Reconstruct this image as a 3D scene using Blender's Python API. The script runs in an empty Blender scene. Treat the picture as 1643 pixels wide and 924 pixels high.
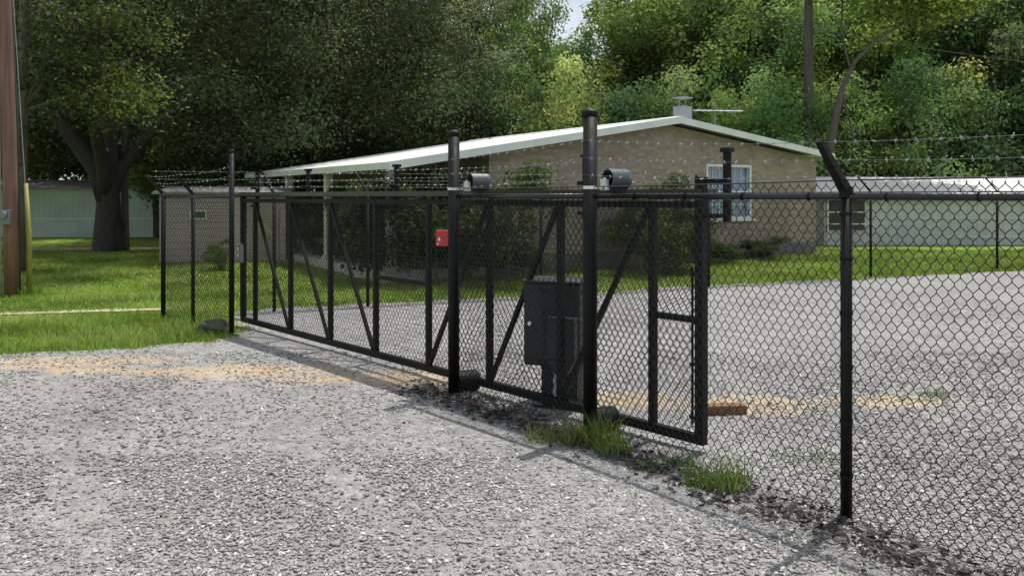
import bpy, math, random
import numpy as np
from mathutils import Vector

random.seed(7)
S = bpy.context.scene
C = S.collection
R = math.radians
H = 1.8                      # eye height
F = 1300.0                   # focal length in photo pixels (1643 wide)
HY = 314.0                   # horizon row


def ray(px):
    return (px - 821.5) / F


def at(px, Y, z=0.0):
    return np.array([ray(px) * Y, Y, z])


def gh(x, y):
    """terrain height"""
    x = np.asarray(x, float); y = np.asarray(y, float)
    t = np.clip((y - 14.5) / 8.0, 0, 1)
    h = 0.12 * t * t * (3 - 2 * t)
    t2 = np.clip((y - 30) / 40.0, 0, 1)
    return h + 1.2 * t2 * t2 + 0.012 * np.sin(x * 0.9 + 1.3) * np.sin(y * 0.7)


# ------------------------------------------------------------------ mesh builder
class MB:
    def __init__(self):
        self.v = []; self.f = []; self.n = 0

    def add(self, verts, faces):
        verts = np.asarray(verts, float)
        self.v.append(verts)
        for f in faces:
            self.f.append([i + self.n for i in f])
        self.n += len(verts)

    def box(self, c, size, ax=None, ay=None, az=None):
        c = np.asarray(c, float)
        ax = np.array([1, 0, 0.]) if ax is None else np.asarray(ax, float)
        az = np.array([0, 0, 1.]) if az is None else np.asarray(az, float)
        ay = np.cross(az, ax) if ay is None else np.asarray(ay, float)
        hx, hy, hz = np.asarray(size, float) / 2
        vs = [c + ax * sx * hx + ay * sy * hy + az * sz * hz
              for sx, sy, sz in ((-1, -1, -1), (1, -1, -1), (1, 1, -1), (-1, 1, -1),
                                 (-1, -1, 1), (1, -1, 1), (1, 1, 1), (-1, 1, 1))]
        self.add(vs, [(3, 2, 1, 0), (4, 5, 6, 7), (0, 1, 5, 4), (1, 2, 6, 5), (2, 3, 7, 6), (3, 0, 4, 7)])

    def bar(self, a, b, w, h, up=(0, 0, 1)):
        a = np.asarray(a, float); b = np.asarray(b, float)
        d = b - a; L = np.linalg.norm(d); d = d / L
        up = np.asarray(up, float)
        if abs(np.dot(up, d)) > .98:
            up = np.array([1., 0, 0])
        s = np.cross(up, d); s /= np.linalg.norm(s)
        u = np.cross(d, s)
        self.box((a + b) / 2, (L, w, h), d, s, u)

    def tube(self, pts, r, sides=8, caps=True, ref=None):
        pts = np.asarray(pts, float); n = len(pts)
        r = np.broadcast_to(np.asarray(r, float), (n,))
        t = np.gradient(pts, axis=0) if n > 2 else np.repeat((pts[1] - pts[0])[None], 2, 0)
        t = t / np.maximum(np.linalg.norm(t, axis=1, keepdims=True), 1e-9)
        if ref is None:
            m = np.abs(t).mean(0); ref = np.zeros(3); ref[np.argmin(m)] = 1
        u = np.cross(t, ref); u /= np.maximum(np.linalg.norm(u, axis=1, keepdims=True), 1e-9)
        w = np.cross(t, u)
        a = np.arange(sides) * 2 * math.pi / sides + .3
        vs = (pts[:, None, :] + (u[:, None, :] * np.cos(a)[None, :, None] + w[:, None, :] * np.sin(a)[None, :, None]) * r[:, None, None]).reshape(-1, 3)
        fs = []
        for i in range(n - 1):
            b0 = i * sides; b1 = b0 + sides
            for k in range(sides):
                k2 = (k + 1) % sides
                fs.append((b0 + k2, b0 + k, b1 + k, b1 + k2))
        if caps:
            fs.append(tuple(range(sides)))
            fs.append(tuple(range((n - 1) * sides, n * sides))[::-1])
        self.add(vs, fs)

    def prism(self, poly, y0, y1):
        """polygon of (x, z) points extruded along y"""
        n = len(poly)
        vs = [(x, y0, z) for x, z in poly] + [(x, y1, z) for x, z in poly]
        fs = [tuple(range(n)), tuple(range(n, 2 * n))[::-1]]
        for i in range(n):
            j = (i + 1) % n
            fs.append((j, i, n + i, n + j))
        self.add(vs, fs)

    def arrays(self):
        return np.concatenate(self.v) if self.v else np.zeros((0, 3)), self.f


def mesh_from(name, verts, faces, smooth=False):
    me = bpy.data.meshes.new(name)
    me.from_pydata([tuple(v) for v in verts], [], faces)
    me.validate(); me.update()
    if smooth:
        me.polygons.foreach_set('use_smooth', np.ones(len(me.polygons), bool))
    return me


def fast_mesh(name, verts, faces, rnd=None, smooth=False):
    """numpy mesh, all faces with the same corner count"""
    verts = np.ascontiguousarray(verts, np.float32); faces = np.ascontiguousarray(faces, np.int32)
    nf, k = faces.shape
    me = bpy.data.meshes.new(name)
    me.vertices.add(len(verts)); me.vertices.foreach_set('co', verts.ravel())
    me.loops.add(nf * k); me.loops.foreach_set('vertex_index', faces.ravel())
    me.polygons.add(nf)
    me.polygons.foreach_set('loop_start', np.arange(0, nf * k, k, dtype=np.int32))
    me.polygons.foreach_set('loop_total', np.full(nf, k, np.int32))
    if smooth:
        me.polygons.foreach_set('use_smooth', np.ones(nf, bool))
    me.update(calc_edges=True)
    if rnd is not None:
        at_ = me.attributes.new('rnd', 'FLOAT', 'FACE')
        at_.data.foreach_set('value', np.ascontiguousarray(rnd, np.float32))
    return me


def bevel(o, w=.006, seg=2):
    m = o.modifiers.new('bevel', 'BEVEL'); m.width = w; m.segments = seg; m.limit_method = 'ANGLE'
    return o


def tag(o, label=None, cat=None, group=None, kind=None):
    if label: o['label'] = label
    if cat: o['category'] = cat
    if group: o['group'] = group
    if kind: o['kind'] = kind
    return o


def obj(name, data, mat=None, parent=None):
    o = bpy.data.objects.new(name, data); C.objects.link(o)
    if mat is not None and not data.materials:
        data.materials.append(mat)
    if parent is not None:
        o.parent = parent
    return o


def part(name, mb, mat, parent=None, smooth=False, world=True):
    v, f = mb.arrays()
    if parent is not None and world:
        base = parent
        off = np.zeros(3)
        while base is not None:
            off += np.array(base.location); base = base.parent
        v = v - off
    return obj(name, mesh_from(name, v, f, smooth), mat, parent)


def thing(name, loc, label, cat, group=None, rz=0):
    o = bpy.data.objects.new(name, None); C.objects.link(o)
    o.empty_display_size = .2
    o.location = tuple(loc); o.rotation_euler = (0, 0, rz)
    return tag(o, label, cat, group)


def solo(name, mb, mat, label, cat, group=None, kind=None, smooth=False, loc=None):
    v, f = mb.arrays()
    loc = np.array([v[:, 0].mean(), v[:, 1].mean(), v[:, 2].min()]) if loc is None else np.asarray(loc, float)
    o = obj(name, mesh_from(name, v - loc, f, smooth), mat)
    o.location = tuple(loc)
    return tag(o, label, cat, group, kind)


# ------------------------------------------------------------------ node helpers
class NT:
    def __init__(self, name):
        self.m = bpy.data.materials.new(name); self.m.use_nodes = True
        self.t = self.m.node_tree; self.t.nodes.clear()
        self.out = self.t.nodes.new('ShaderNodeOutputMaterial')

    def n(self, typ, **kw):
        nd = self.t.nodes.new('ShaderNode' + typ)
        for k, v in kw.items():
            if hasattr(nd, k) and not k[0].isupper():
                setattr(nd, k, v)
        return nd

    def l(self, a, b):
        self.t.links.new(a, b)

    def setin(self, sock, v):
        if isinstance(v, bpy.types.NodeSocket): self.l(v, sock)
        elif isinstance(v, (tuple, list)) and len(v) == 3 and sock.type == 'RGBA': sock.default_value = (*v, 1)
        else: sock.default_value = v

    def math(self, op, a, b=0.0, clamp=False):
        nd = self.n('Math', operation=op, use_clamp=clamp)
        self.setin(nd.inputs[0], a); self.setin(nd.inputs[1], b)
        return nd.outputs[0]

    def mix(self, fac, a, b, blend='MIX'):
        nd = self.n('Mix', data_type='RGBA', blend_type=blend)
        self.setin(nd.inputs['Factor'], fac); self.setin(nd.inputs[6], a); self.setin(nd.inputs[7], b)
        return nd.outputs[2]

    def noise(self, scale, detail=4, rough=.55, vec=None, dist=0.0):
        nd = self.n('TexNoise'); nd.inputs['Scale'].default_value = scale
        nd.inputs['Detail'].default_value = detail; nd.inputs['Roughness'].default_value = rough
        nd.inputs['Distortion'].default_value = dist
        if vec is not None: self.l(vec, nd.inputs['Vector'])
        return nd.outputs['Fac']

    def voro(self, scale, vec=None, feature='F1', rand=1.0):
        nd = self.n('TexVoronoi', feature=feature); nd.inputs['Scale'].default_value = scale
        nd.inputs['Randomness'].default_value = rand
        if vec is not None: self.l(vec, nd.inputs['Vector'])
        return nd

    def ramp(self, fac, stops):
        nd = self.n('ValToRGB'); cr = nd.color_ramp
        while len(cr.elements) < len(stops): cr.elements.new(.5)
        for e, (p, c) in zip(cr.elements, stops):
            e.position = p; e.color = (*c, 1) if len(c) == 3 else c
        self.l(fac, nd.inputs[0])
        return nd.outputs[0]

    def remap(self, v, a, b, c=0.0, d=1.0):
        nd = self.n('MapRange'); nd.clamp = True
        self.setin(nd.inputs[0], v)
        for i, x in enumerate((a, b, c, d)): nd.inputs[i + 1].default_value = x
        return nd.outputs[0]

    def obj(self):
        return self.n('TexCoord').outputs['Object']

    def pos(self):
        return self.n('NewGeometry').outputs['Position']

    def bump(self, h, strength=.3, dist=.01):
        nd = self.n('Bump'); nd.inputs['Strength'].default_value = strength; nd.inputs['Distance'].default_value = dist
        self.l(h, nd.inputs['Height'])
        return nd.outputs[0]

    def principled(self, color, rough=.6, metal=0.0, normal=None, spec=.5):
        p = self.n('BsdfPrincipled')
        self.setin(p.inputs['Base Color'], color); self.setin(p.inputs['Roughness'], rough)
        self.setin(p.inputs['Metallic'], metal)
        p.inputs['Specular IOR Level'].default_value = spec
        if normal is not None: self.l(normal, p.inputs['Normal'])
        self.l(p.outputs[0], self.out.inputs['Surface'])
        return self.m


def simple(name, col, rough=.6, metal=0.0, var=.25, scale=6.0, bump=0.0, spec=.5):
    t = NT(name); o = t.obj()
    nz = t.noise(scale, 5, .6, o)
    f = t.remap(nz, .3, .7)
    c = t.mix(f, tuple(x * (1 - var) for x in col), tuple(min(1, x * (1 + var)) for x in col))
    nrm = t.bump(t.noise(scale * 8, 3, .6, o), bump, .005) if bump else None
    r = t.remap(t.noise(scale * 2, 4, .6, o), .3, .7, max(.05, rough - .1), min(1, rough + .12))
    return t.principled(c, r, metal, nrm, spec)


M = {}
M['black'] = simple('black_paint', (.005, .005, .0055), .55, 0, .4, 7, .05, .2)
M['blackgloss'] = simple('black_rail_paint', (.008, .008, .009), .3, 0, .3, 7)
M['vinyl'] = simple('black_vinyl_wire', (.014, .0145, .015), .45, 0, .3, 9, 0, .35)
M['galv'] = simple('galvanised_wire', (.38, .39, .40), .45, .7, .2, 30)
M['strand'] = simple('dull_wire', (.16, .16, .16), .5, .6, .2, 30)
M['bracket'] = simple('bright_zinc', (.72, .72, .72), .35, .8, .2, 30)
M['cabinet'] = simple('charcoal_cabinet', (.02, .0195, .0215), .55, 0, .3, 4, .1, .35)
M['drum'] = simple('slate_plastic', (.06, .072, .08), .38, 0, .3, 6)
M['red'] = simple('red_enamel', (.42, .025, .03), .35, 0, .12, 10)
M['whitepaint'] = simple('white_paint', (.6, .61, .61), .5, 0, .1, 5)
M['offwhite'] = simple('worn_white_mark', (.75, .65, .6), .5, 0, .2, 40)
M['yellow'] = simple('yellow_plastic', (.24, .23, .05), .55, 0, .25, 5)
M['greybox'] = simple('grey_metal_box', (.16, .165, .17), .5, .3, .2, 8)
M['conduit'] = simple('pale_conduit', (.40, .40, .40), .5, 0, .2, 8)
M['glass'] = NT('window_glass').principled((.12, .19, .29), .06, 0, None, .8)
M['darkglass'] = NT('dark_glass').principled((.02, .022, .025), .08, 0, None, .6)
M['curtain'] = simple('pale_blind', (.22, .30, .42), .8, 0, .12, 10)
M['soffit'] = simple('pale_soffit', (.62, .63, .58), .7, 0, .08, 3)
M['fascia'] = simple('pale_fascia', (.58, .62, .59), .55, 0, .1, 2)
M['column'] = simple('pale_column', (.5, .46, .42), .6, 0, .15, 4)
M['door'] = simple('brown_door', (.12, .07, .045), .5, 0, .2, 4)
M['concrete'] = simple('pale_concrete', (.42, .40, .37), .85, 0, .2, 4, .2)
M['chimney'] = simple('pale_chimney', (.24, .25, .28), .7, 0, .15, 5)
M['shadowroom'] = simple('shaded_interior', (.05, .045, .04), .8, 0, .3, 5)  # shade inside the shed opening, painted as a dark colour
M['stonebig'] = simple('mossy_stone', (.055, .062, .042), .9, 0, .5, 5, .6)
M['cable'] = simple('black_cable', (.02, .02, .02), .5)
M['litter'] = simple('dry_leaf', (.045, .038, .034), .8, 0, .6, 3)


def wood_mat(name, a, b, scale=1.0, zs=.06):
    t = NT(name); o = t.obj()
    mp = t.n('Mapping'); mp.inputs['Scale'].default_value = (12 * scale, 12 * scale, zs * 12 * scale)
    t.l(o, mp.inputs['Vector'])
    nz = t.noise(1.0, 6, .65, mp.outputs[0], .6)
    c = t.ramp(nz, [(.3, a), (.5, tuple((x + y) / 2 for x, y in zip(a, b))), (.7, b)])
    blotch = t.remap(t.noise(1.3, 3, .5, o), .35, .7)
    c = t.mix(t.math('MULTIPLY', blotch, .35), c, tuple(x * .5 for x in a))
    return t.principled(c, .8, 0, t.bump(nz, .5, .01))


M['pole'] = wood_mat('treated_pole_wood', (.10, .05, .04), (.24, .13, .105), 1, .05)
M['bark'] = wood_mat('grey_bark', (.045, .038, .03), (.13, .11, .09), .7, .18)
M['darkbark'] = wood_mat('dark_oak_bark', (.016, .014, .012), (.05, .044, .038), .7, .18)
M['pinebark'] = wood_mat('pine_bark', (.05, .045, .042), (.14, .12, .11), .7, .2)
M['timber'] = wood_mat('old_timber', (.10, .05, .02), (.22, .12, .05), 1, 1)


def brick_mat(name, axis):
    t = NT(name); o = t.obj()
    s = t.n('SeparateXYZ'); t.l(o, s.inputs[0])
    cb = t.n('CombineXYZ'); t.l(s.outputs[axis], cb.inputs[0]); t.l(s.outputs[2], cb.inputs[1])
    b = t.n('TexBrick'); t.l(cb.outputs[0], b.inputs['Vector'])
    b.inputs['Color1'].default_value = (.25, .20, .155, 1); b.inputs['Color2'].default_value = (.355, .295, .235, 1)
    b.inputs['Mortar'].default_value = (.25, .23, .20, 1)
    b.inputs['Scale'].default_value = 1; b.inputs['Mortar Size'].default_value = .006
    b.inputs['Brick Width'].default_value = .215; b.inputs['Row Height'].default_value = .078
    b.inputs['Bias'].default_value = -.1
    nz = t.remap(t.noise(.8, 4, .6, o), .3, .7, .82, 1.12)
    cbn = t.mix(1.0, b.outputs['Color'], nz, 'MULTIPLY')
    row = t.noise(9, 3, .6, cb.outputs[0])
    cbn = t.mix(t.remap(row, .45, .7, 0, .5), cbn, (.18, .125, .095))
    return t.principled(cbn, .85, 0, t.bump(b.outputs['Fac'], -.4, .01))


M['brick_front'] = brick_mat('tan_brick_gable', 0)
M['brick_side'] = brick_mat('tan_brick_side', 1)


def corr_mat(name, col, axis, pitch, rough=.45, dark=.75, metal=0.0):
    """ribbed metal or vertical board siding"""
    t = NT(name); o = t.obj()
    s = t.n('SeparateXYZ'); t.l(o, s.inputs[0])
    ph = t.math('MULTIPLY', s.outputs[axis], 1 / pitch)
    fr = t.math('FRACT', ph)
    rib = t.math('GREATER_THAN', fr, .86)
    nz = t.remap(t.noise(1.2, 5, .6, o), .3, .7, .85, 1.1)
    c = t.mix(t.math('MULTIPLY', rib, .5), col, tuple(x * dark for x in col))
    c = t.mix(1.0, c, nz, 'MULTIPLY')
    return t.principled(c, rough, metal, t.bump(rib, .5, .02))


M['roof'] = corr_mat('white_metal_roof', (.74, .76, .75), 1, .45, .38)
M['teal'] = corr_mat('pale_teal_siding', (.40, .48, .46), 0, .22, .55, .7)
M['bluesiding'] = corr_mat('grey_blue_siding', (.46, .48, .49), 0, .3, .55, .7)
M['shedroof'] = corr_mat('white_shed_roof', (.66, .655, .63), 0, .6, .45)
M['brownboard'] = corr_mat('brown_lap_board', (.34, .28, .265), 2, .17, .75, .5)
M['greyroof'] = corr_mat('weathered_roof', (.22, .21, .22), 0, .3, .7)


# leaves --------------------------------------------------------------
def leaf_mat(name, cols, trans=.35, rough=.7):
    t = NT(name)
    a = t.n('Attribute'); a.attribute_name = 'rnd'
    oi = t.n('ObjectInfo')
    c = t.ramp(a.outputs['Fac'], cols)
    nz = t.remap(t.noise(.55, 3, .5, t.obj()), .35, .65, .72, 1.28)
    c = t.mix(1.0, c, nz, 'MULTIPLY')
    c = t.mix(1.0, c, oi.outputs['Color'], 'MULTIPLY')
    p = t.n('BsdfPrincipled'); t.l(c, p.inputs['Base Color']); p.inputs['Roughness'].default_value = rough
    p.inputs['Specular IOR Level'].default_value = .12
    tr = t.n('BsdfTranslucent')
    c2 = t.mix(1.0, c, (1.18, 1.25, .7), 'MULTIPLY'); t.l(c2, tr.inputs['Color'])
    mx = t.n('MixShader'); mx.inputs[0].default_value = trans
    t.l(p.outputs[0], mx.inputs[1]); t.l(tr.outputs[0], mx.inputs[2])
    t.l(mx.outputs[0], t.out.inputs['Surface'])
    return t.m


M['leaf'] = leaf_mat('broad_leaf', [(0, (.045, .08, .028)), (.4, (.105, .155, .05)), (.75, (.19, .24, .075)), (1, (.34, .36, .14))], .42)
M['oakleaf'] = leaf_mat('oak_leaf', [(0, (.034, .05, .026)), (.5, (.062, .085, .04)), (.8, (.115, .14, .055)), (1, (.26, .27, .13))], .28)
M['needle'] = leaf_mat('pine_needle', [(0, (.045, .07, .025)), (.6, (.085, .12, .042)), (1, (.17, .19, .07))], .3)
M['blade'] = leaf_mat('grass_blade', [(0, (.12, .20, .03)), (.5, (.24, .33, .055)), (.85, (.36, .41, .10)), (1, (.5, .46, .22))], .45)


def stone_mat():
    t = NT('gravel_stone')
    a = t.n('Attribute'); a.attribute_name = 'rnd'
    c = t.ramp(a.outputs['Fac'], [(0, (.09, .088, .086)), (.25, (.18, .176, .17)), (.6, (.275, .27, .26)), (.9, (.38, .372, .355)), (1, (.52, .51, .49))])
    nz = t.remap(t.noise(60, 3, .6, t.obj()), .3, .7, .75, 1.2)
    c = t.mix(1.0, c, nz, 'MULTIPLY')
    return t.principled(c, .85, 0, None, .3)


M['stone'] = stone_mat()


def gravel_mat():
    t = NT('crushed_gravel'); P = t.pos()
    s = t.n('SeparateXYZ'); t.l(P, s.inputs[0]); X, Y = s.outputs[0], s.outputs[1]
    v1 = t.voro(34, P); v2 = t.voro(70, P); v3 = t.voro(13, P)
    def grey(v):
        sp = t.n('SeparateColor'); t.l(v.outputs['Color'], sp.inputs[0]); return sp.outputs[0]
    st = [(0, (.10, .098, .095)), (.3, (.20, .196, .19)), (.65, (.305, .30, .29)), (1, (.46, .45, .435))]
    c = t.mix(.5, t.ramp(grey(v1), st), t.ramp(grey(v2), st))
    c = t.mix(.3, c, t.ramp(grey(v3), st))
    dust = t.remap(t.noise(.9, 6, .62, P), .42, .68)
    c = t.mix(t.math('MULTIPLY', dust, .55), c, (.29, .287, .282))
    c = t.mix(t.remap(t.noise(.8, 5, .65, P), .5, .7, 0, .35), c, (.235, .20, .165))
    c = t.mix(1.0, c, t.remap(t.noise(130, 3, .75, P), .36, .64, .62, 1.38), 'MULTIPLY')
    dk = t.remap(t.noise(.5, 6, .66, P, .6), .46, .66)
    c = t.mix(t.math('MULTIPLY', dk, .45), c, (.15, .15, .155))
    # clay showing through the stone ---------------------------------
    wob = t.math('SUBTRACT', t.noise(1.7, 5, .6, P), .5)
    fine = t.math('SUBTRACT', t.noise(11, 5, .7, P), .5)
    band_y = t.math('SUBTRACT', Y, t.math('ADD', t.math('MULTIPLY', X, -.165), 7.66))
    band_y = t.math('ADD', band_y, t.math('MULTIPLY', wob, 1.5))
    d = t.math('DIVIDE', t.math('ABSOLUTE', band_y), .27)
    inx = t.math('MULTIPLY', t.remap(X, -6.3, -5.2), t.remap(X, -.1, -.5))
    band = t.math('MULTIPLY', t.remap(d, 1.5, .1), inx)

    def ell(cx, cy, rx, ry):
        dx = t.math('DIVIDE', t.math('SUBTRACT', X, cx), rx); dy = t.math('DIVIDE', t.math('SUBTRACT', Y, cy), ry)
        q = t.math('ADD', t.math('POWER', dx, 2), t.math('POWER', dy, 2))
        q = t.math('ADD', q, t.math('MULTIPLY', wob, 1.6))
        return t.remap(q, 1.1, .2)
    m = band
    for e in ((2.0, 6.95, .65, .42), (3.25, 7.05, .75, .26), (-.95, 8.0, .75, .42), (1.05, 7.1, .6, .35), (-4.6, 8.75, 1.2, .35), (-2.6, 8.35, .9, .3)):
        m = t.math('MAXIMUM', m, ell(*e))
    m = t.math('MULTIPLY', m, t.remap(t.math('ADD', fine, .5), .3, .58, .2, 1.0))
    clay = t.mix(t.remap(t.noise(3, 4, .6, P), .35, .65), (.42, .28, .155), (.50, .41, .27))
    c = t.mix(t.math('MULTIPLY', m, .95), c, clay)
    hgt = t.math('SUBTRACT', t.math('MULTIPLY', t.noise(40, 4, .7, P), .6), v1.outputs['Distance'])
    hgt = t.math('ADD', hgt, t.math('MULTIPLY', grey(v1), .4))
    n1 = t.bump(hgt, .9, .018)
    return t.principled(c, .9, 0, n1, .25)


M['gravel'] = gravel_mat()


def lawn_mat():
    t = NT('lawn_turf'); P = t.pos()
    a = t.noise(26, 5, .7, P); b = t.noise(1.1, 5, .6, P); cc = t.noise(.25, 3, .5, P)
    c = t.ramp(a, [(.25, (.13, .21, .028)), (.5, (.22, .32, .048)), (.75, (.31, .38, .09))])
    c = t.mix(t.remap(b, .5, .72, 0, .6), c, (.26, .235, .10))
    c = t.mix(t.remap(cc, .4, .65, 0, .35), c, (.09, .17, .022))
    return t.principled(c, .9, 0, t.bump(a, .8, .03), .15)


M['lawn'] = lawn_mat()
M['track'] = simple('sandy_track', (.42, .37, .26), .9, 0, .3, 2.5, .3)
M['forestfloor'] = simple('forest_floor', (.06, .055, .03), .95, 0, .4, .5, .3)

# ------------------------------------------------------------------ world, sun, camera
SUN_EL = 72.5
sh = np.array([-.66, -.75]); sh /= np.linalg.norm(sh)      # direction shadows fall on the ground
W = bpy.data.worlds.new('World'); S.world = W; W.use_nodes = True
wt = W.node_tree; wt.nodes.clear()
sky = wt.nodes.new('ShaderNodeTexSky'); sky.sky_type = 'NISHITA'; sky.sun_disc = False
sky.sun_elevation = R(SUN_EL); sky.sun_rotation = math.atan2(-sh[0], -sh[1])
sky.air_density = 1.0; sky.dust_density = 1.6; sky.ozone_density = 1.0
bg = wt.nodes.new('ShaderNodeBackground'); bg.inputs[1].default_value = .095
wo = wt.nodes.new('ShaderNodeOutputWorld')
tcw = wt.nodes.new('ShaderNodeTexCoord'); cn = wt.nodes.new('ShaderNodeTexNoise')
cn.inputs['Scale'].default_value = 2.6; cn.inputs['Detail'].default_value = 6; cn.inputs['Roughness'].default_value = .6
wt.links.new(tcw.outputs['Generated'], cn.inputs['Vector'])
cr_ = wt.nodes.new('ShaderNodeMapRange'); cr_.inputs[1].default_value = .35; cr_.inputs[2].default_value = .62; cr_.inputs[3].default_value = .45; cr_.inputs[4].default_value = .92
wt.links.new(cn.outputs['Fac'], cr_.inputs[0])
cm_ = wt.nodes.new('ShaderNodeMix'); cm_.data_type = 'RGBA'; cm_.inputs[7].default_value = (8.2, 8.6, 9.0, 1)
wt.links.new(cr_.outputs[0], cm_.inputs['Factor']); wt.links.new(sky.outputs[0], cm_.inputs[6])
wt.links.new(cm_.outputs[2], bg.inputs[0]); wt.links.new(bg.outputs[0], wo.inputs[0])
sd = bpy.data.lights.new('sun', 'SUN'); sd.energy = 4.0; sd.angle = R(.5); sd.color = (1, .965, .91)
so = bpy.data.objects.new('sun', sd); C.objects.link(so)
dirv = Vector((sh[0] * math.cos(R(SUN_EL)), sh[1] * math.cos(R(SUN_EL)), -math.sin(R(SUN_EL))))
so.rotation_euler = dirv.to_track_quat('-Z', 'Y').to_euler(); so.location = (10, 20, 40)

cd = bpy.data.cameras.new('camera'); cam = bpy.data.objects.new('camera', cd); C.objects.link(cam)
cam.location = (0, 0, H); cam.rotation_euler = (R(90), 0, 0)
cd.sensor_width = 36; cd.lens = F / 1643 * 36; cd.shift_y = -148 / 1643; cd.clip_end = 2000
S.camera = cam
S.view_settings.view_transform = 'Standard'; S.view_settings.look = 'None'
S.view_settings.exposure = 0.3; S.view_settings.gamma = 1
try: S.view_settings.use_curve_mapping = False
except Exception: pass
S.cycles.max_bounces = 6; S.cycles.diffuse_bounces = 3; S.cycles.transmission_bounces = 3

# ------------------------------------------------------------------ ground sheets
def grid_axis(dense_lo, dense_hi, step, far):
    a = list(np.arange(dense_lo, dense_hi + 1e-6, step))
    s = step; x = dense_hi
    while x < far: s *= 1.45; x += s; a.append(x)
    s = step; x = dense_lo
    while x > -far: s *= 1.45; x -= s; a.insert(0, x)
    return np.array(a)


xs = grid_axis(-24, 24, .8, 900); ys = grid_axis(-2, 46, .8, 900)
GX, GY = np.meshgrid(xs, ys)
gv = np.stack([GX, GY, gh(GX, GY) - .012], -1).reshape(-1, 3)
nx, ny = len(xs), len(ys)
idx = np.arange(nx * ny).reshape(ny, nx)
gf = np.stack([idx[:-1, :-1], idx[:-1, 1:], idx[1:, 1:], idx[1:, :-1]], -1).reshape(-1, 4)
lawn = obj('ground', fast_mesh('ground', gv, gf, smooth=True), M['lawn']); tag(lawn, 'mown green grass ground around the gravel lot', 'ground', kind='structure')


def wobble_poly(pts, step=.18, amp=.09, seed=1):
    rng = np.random.default_rng(seed); out = []
    n = len(pts)
    for i in range(n):
        a = np.array(pts[i], float); b = np.array(pts[(i + 1) % n], float)
        L = np.linalg.norm(b - a); k = max(1, int(L / step)) if L < 40 else 1
        for j in range(k):
            p = a + (b - a) * j / k
            d = (b - a) / L
            if k > 1: p = p + np.array([-d[1], d[0]]) * rng.normal(0, amp)
            out.append(p)
    return np.array(out)


gravel_edge = [(-16, 8.6), (-8, 8.95), (-5.75, 9.15), (-4.9, 9.4), (-4.25, 9.7), (-3.8, 10.0), (-3.55, 10.4), (-3.85, 11.3), (-4.3, 12.3),
               (-3.9, 12.9), (-2.3, 13.4), (-.2, 14.3), (2.1, 15.2), (3.9, 16.0), (11.75, 18.7), (20, 22), (34, 24), (34, -14), (-16, -14)]


def sheet(name, poly, dz, mat, label, cat):
    import bmesh
    bm = bmesh.new()
    vs = [bm.verts.new((p[0], p[1], 0)) for p in poly]
    bm.faces.new(vs)
    bmesh.ops.triangulate(bm, faces=bm.faces[:])
    for cut in np.arange(-14, 36, 2.0):
        for ax in (0, 1):
            co = [0, 0, 0]; co[ax] = cut; no = [0, 0, 0]; no[ax] = 1
            bmesh.ops.bisect_plane(bm, geom=bm.verts[:] + bm.edges[:] + bm.faces[:], plane_co=co, plane_no=no)
    for v in bm.verts:
        v.co.z = float(gh(v.co.x, v.co.y)) + dz
    bm.normal_update()
    for f in bm.faces:
        if f.normal.z < 0: f.normal_flip()
    me = bpy.data.meshes.new(name); bm.to_mesh(me); bm.free()
    o = obj(name, me, mat)
    return tag(o, label, cat, kind='structure')


GP = wobble_poly(gravel_edge, .2, .07, 3)
sheet('gravel_lot', GP, .012, M['gravel'], 'pale grey crushed gravel lot inside and outside the gate', 'gravel')
drive = [(-60, 24.2), (-30, 24.4), (-14, 24.7), (-9, 25.2), (-9, 26.4), (-14, 26.2), (-30, 26.0), (-60, 25.9)]
sheet('driveway', wobble_poly(drive, .5, .06, 5), .006, M['track'], 'pale sandy driveway crossing the lawn beyond the oak', 'driveway')
wp = [(-8.6, 11.95), (-7.3, 12.2), (-6.2, 12.55), (-5.5, 12.7), (-5.5, 12.98), (-6.3, 12.9), (-7.3, 12.5), (-8.6, 12.15)]
sheet('path', wobble_poly(wp, .2, .05, 6), .006, M['track'], 'thin worn sandy path across the left lawn', 'path')

from mathutils.geometry import tessellate_polygon  # noqa (kept small)


def inside(poly, x, y):
    x = np.asarray(x); y = np.asarray(y); c = np.zeros(x.shape, bool); n = len(poly); j = n - 1
    for i in range(n):
        xi, yi = poly[i]; xj, yj = poly[j]
        cond = ((yi > y) != (yj > y)) & (x < (xj - xi) * (y - yi) / (yj - yi + 1e-12) + xi)
        c ^= cond; j = i
    return c


# ---- loose stones on the gravel
rng = np.random.default_rng(11)
ICO = None


def ico():
    p = (1 + 5 ** .5) / 2
    v = np.array([(-1, p, 0), (1, p, 0), (-1, -p, 0), (1, -p, 0), (0, -1, p), (0, 1, p), (0, -1, -p), (0, 1, -p), (p, 0, -1), (p, 0, 1), (-p, 0, -1), (-p, 0, 1)], float)
    v /= np.linalg.norm(v[0])
    f = np.array([(0, 11, 5), (0, 5, 1), (0, 1, 7), (0, 7, 10), (0, 10, 11), (1, 5, 9), (5, 11, 4), (11, 10, 2), (10, 7, 6), (7, 1, 8),
                  (3, 9, 4), (3, 4, 2), (3, 2, 6), (3, 6, 8), (3, 8, 9), (4, 9, 5), (2, 4, 11), (6, 2, 10), (8, 6, 7), (9, 8, 1)])
    return v, f


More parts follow.
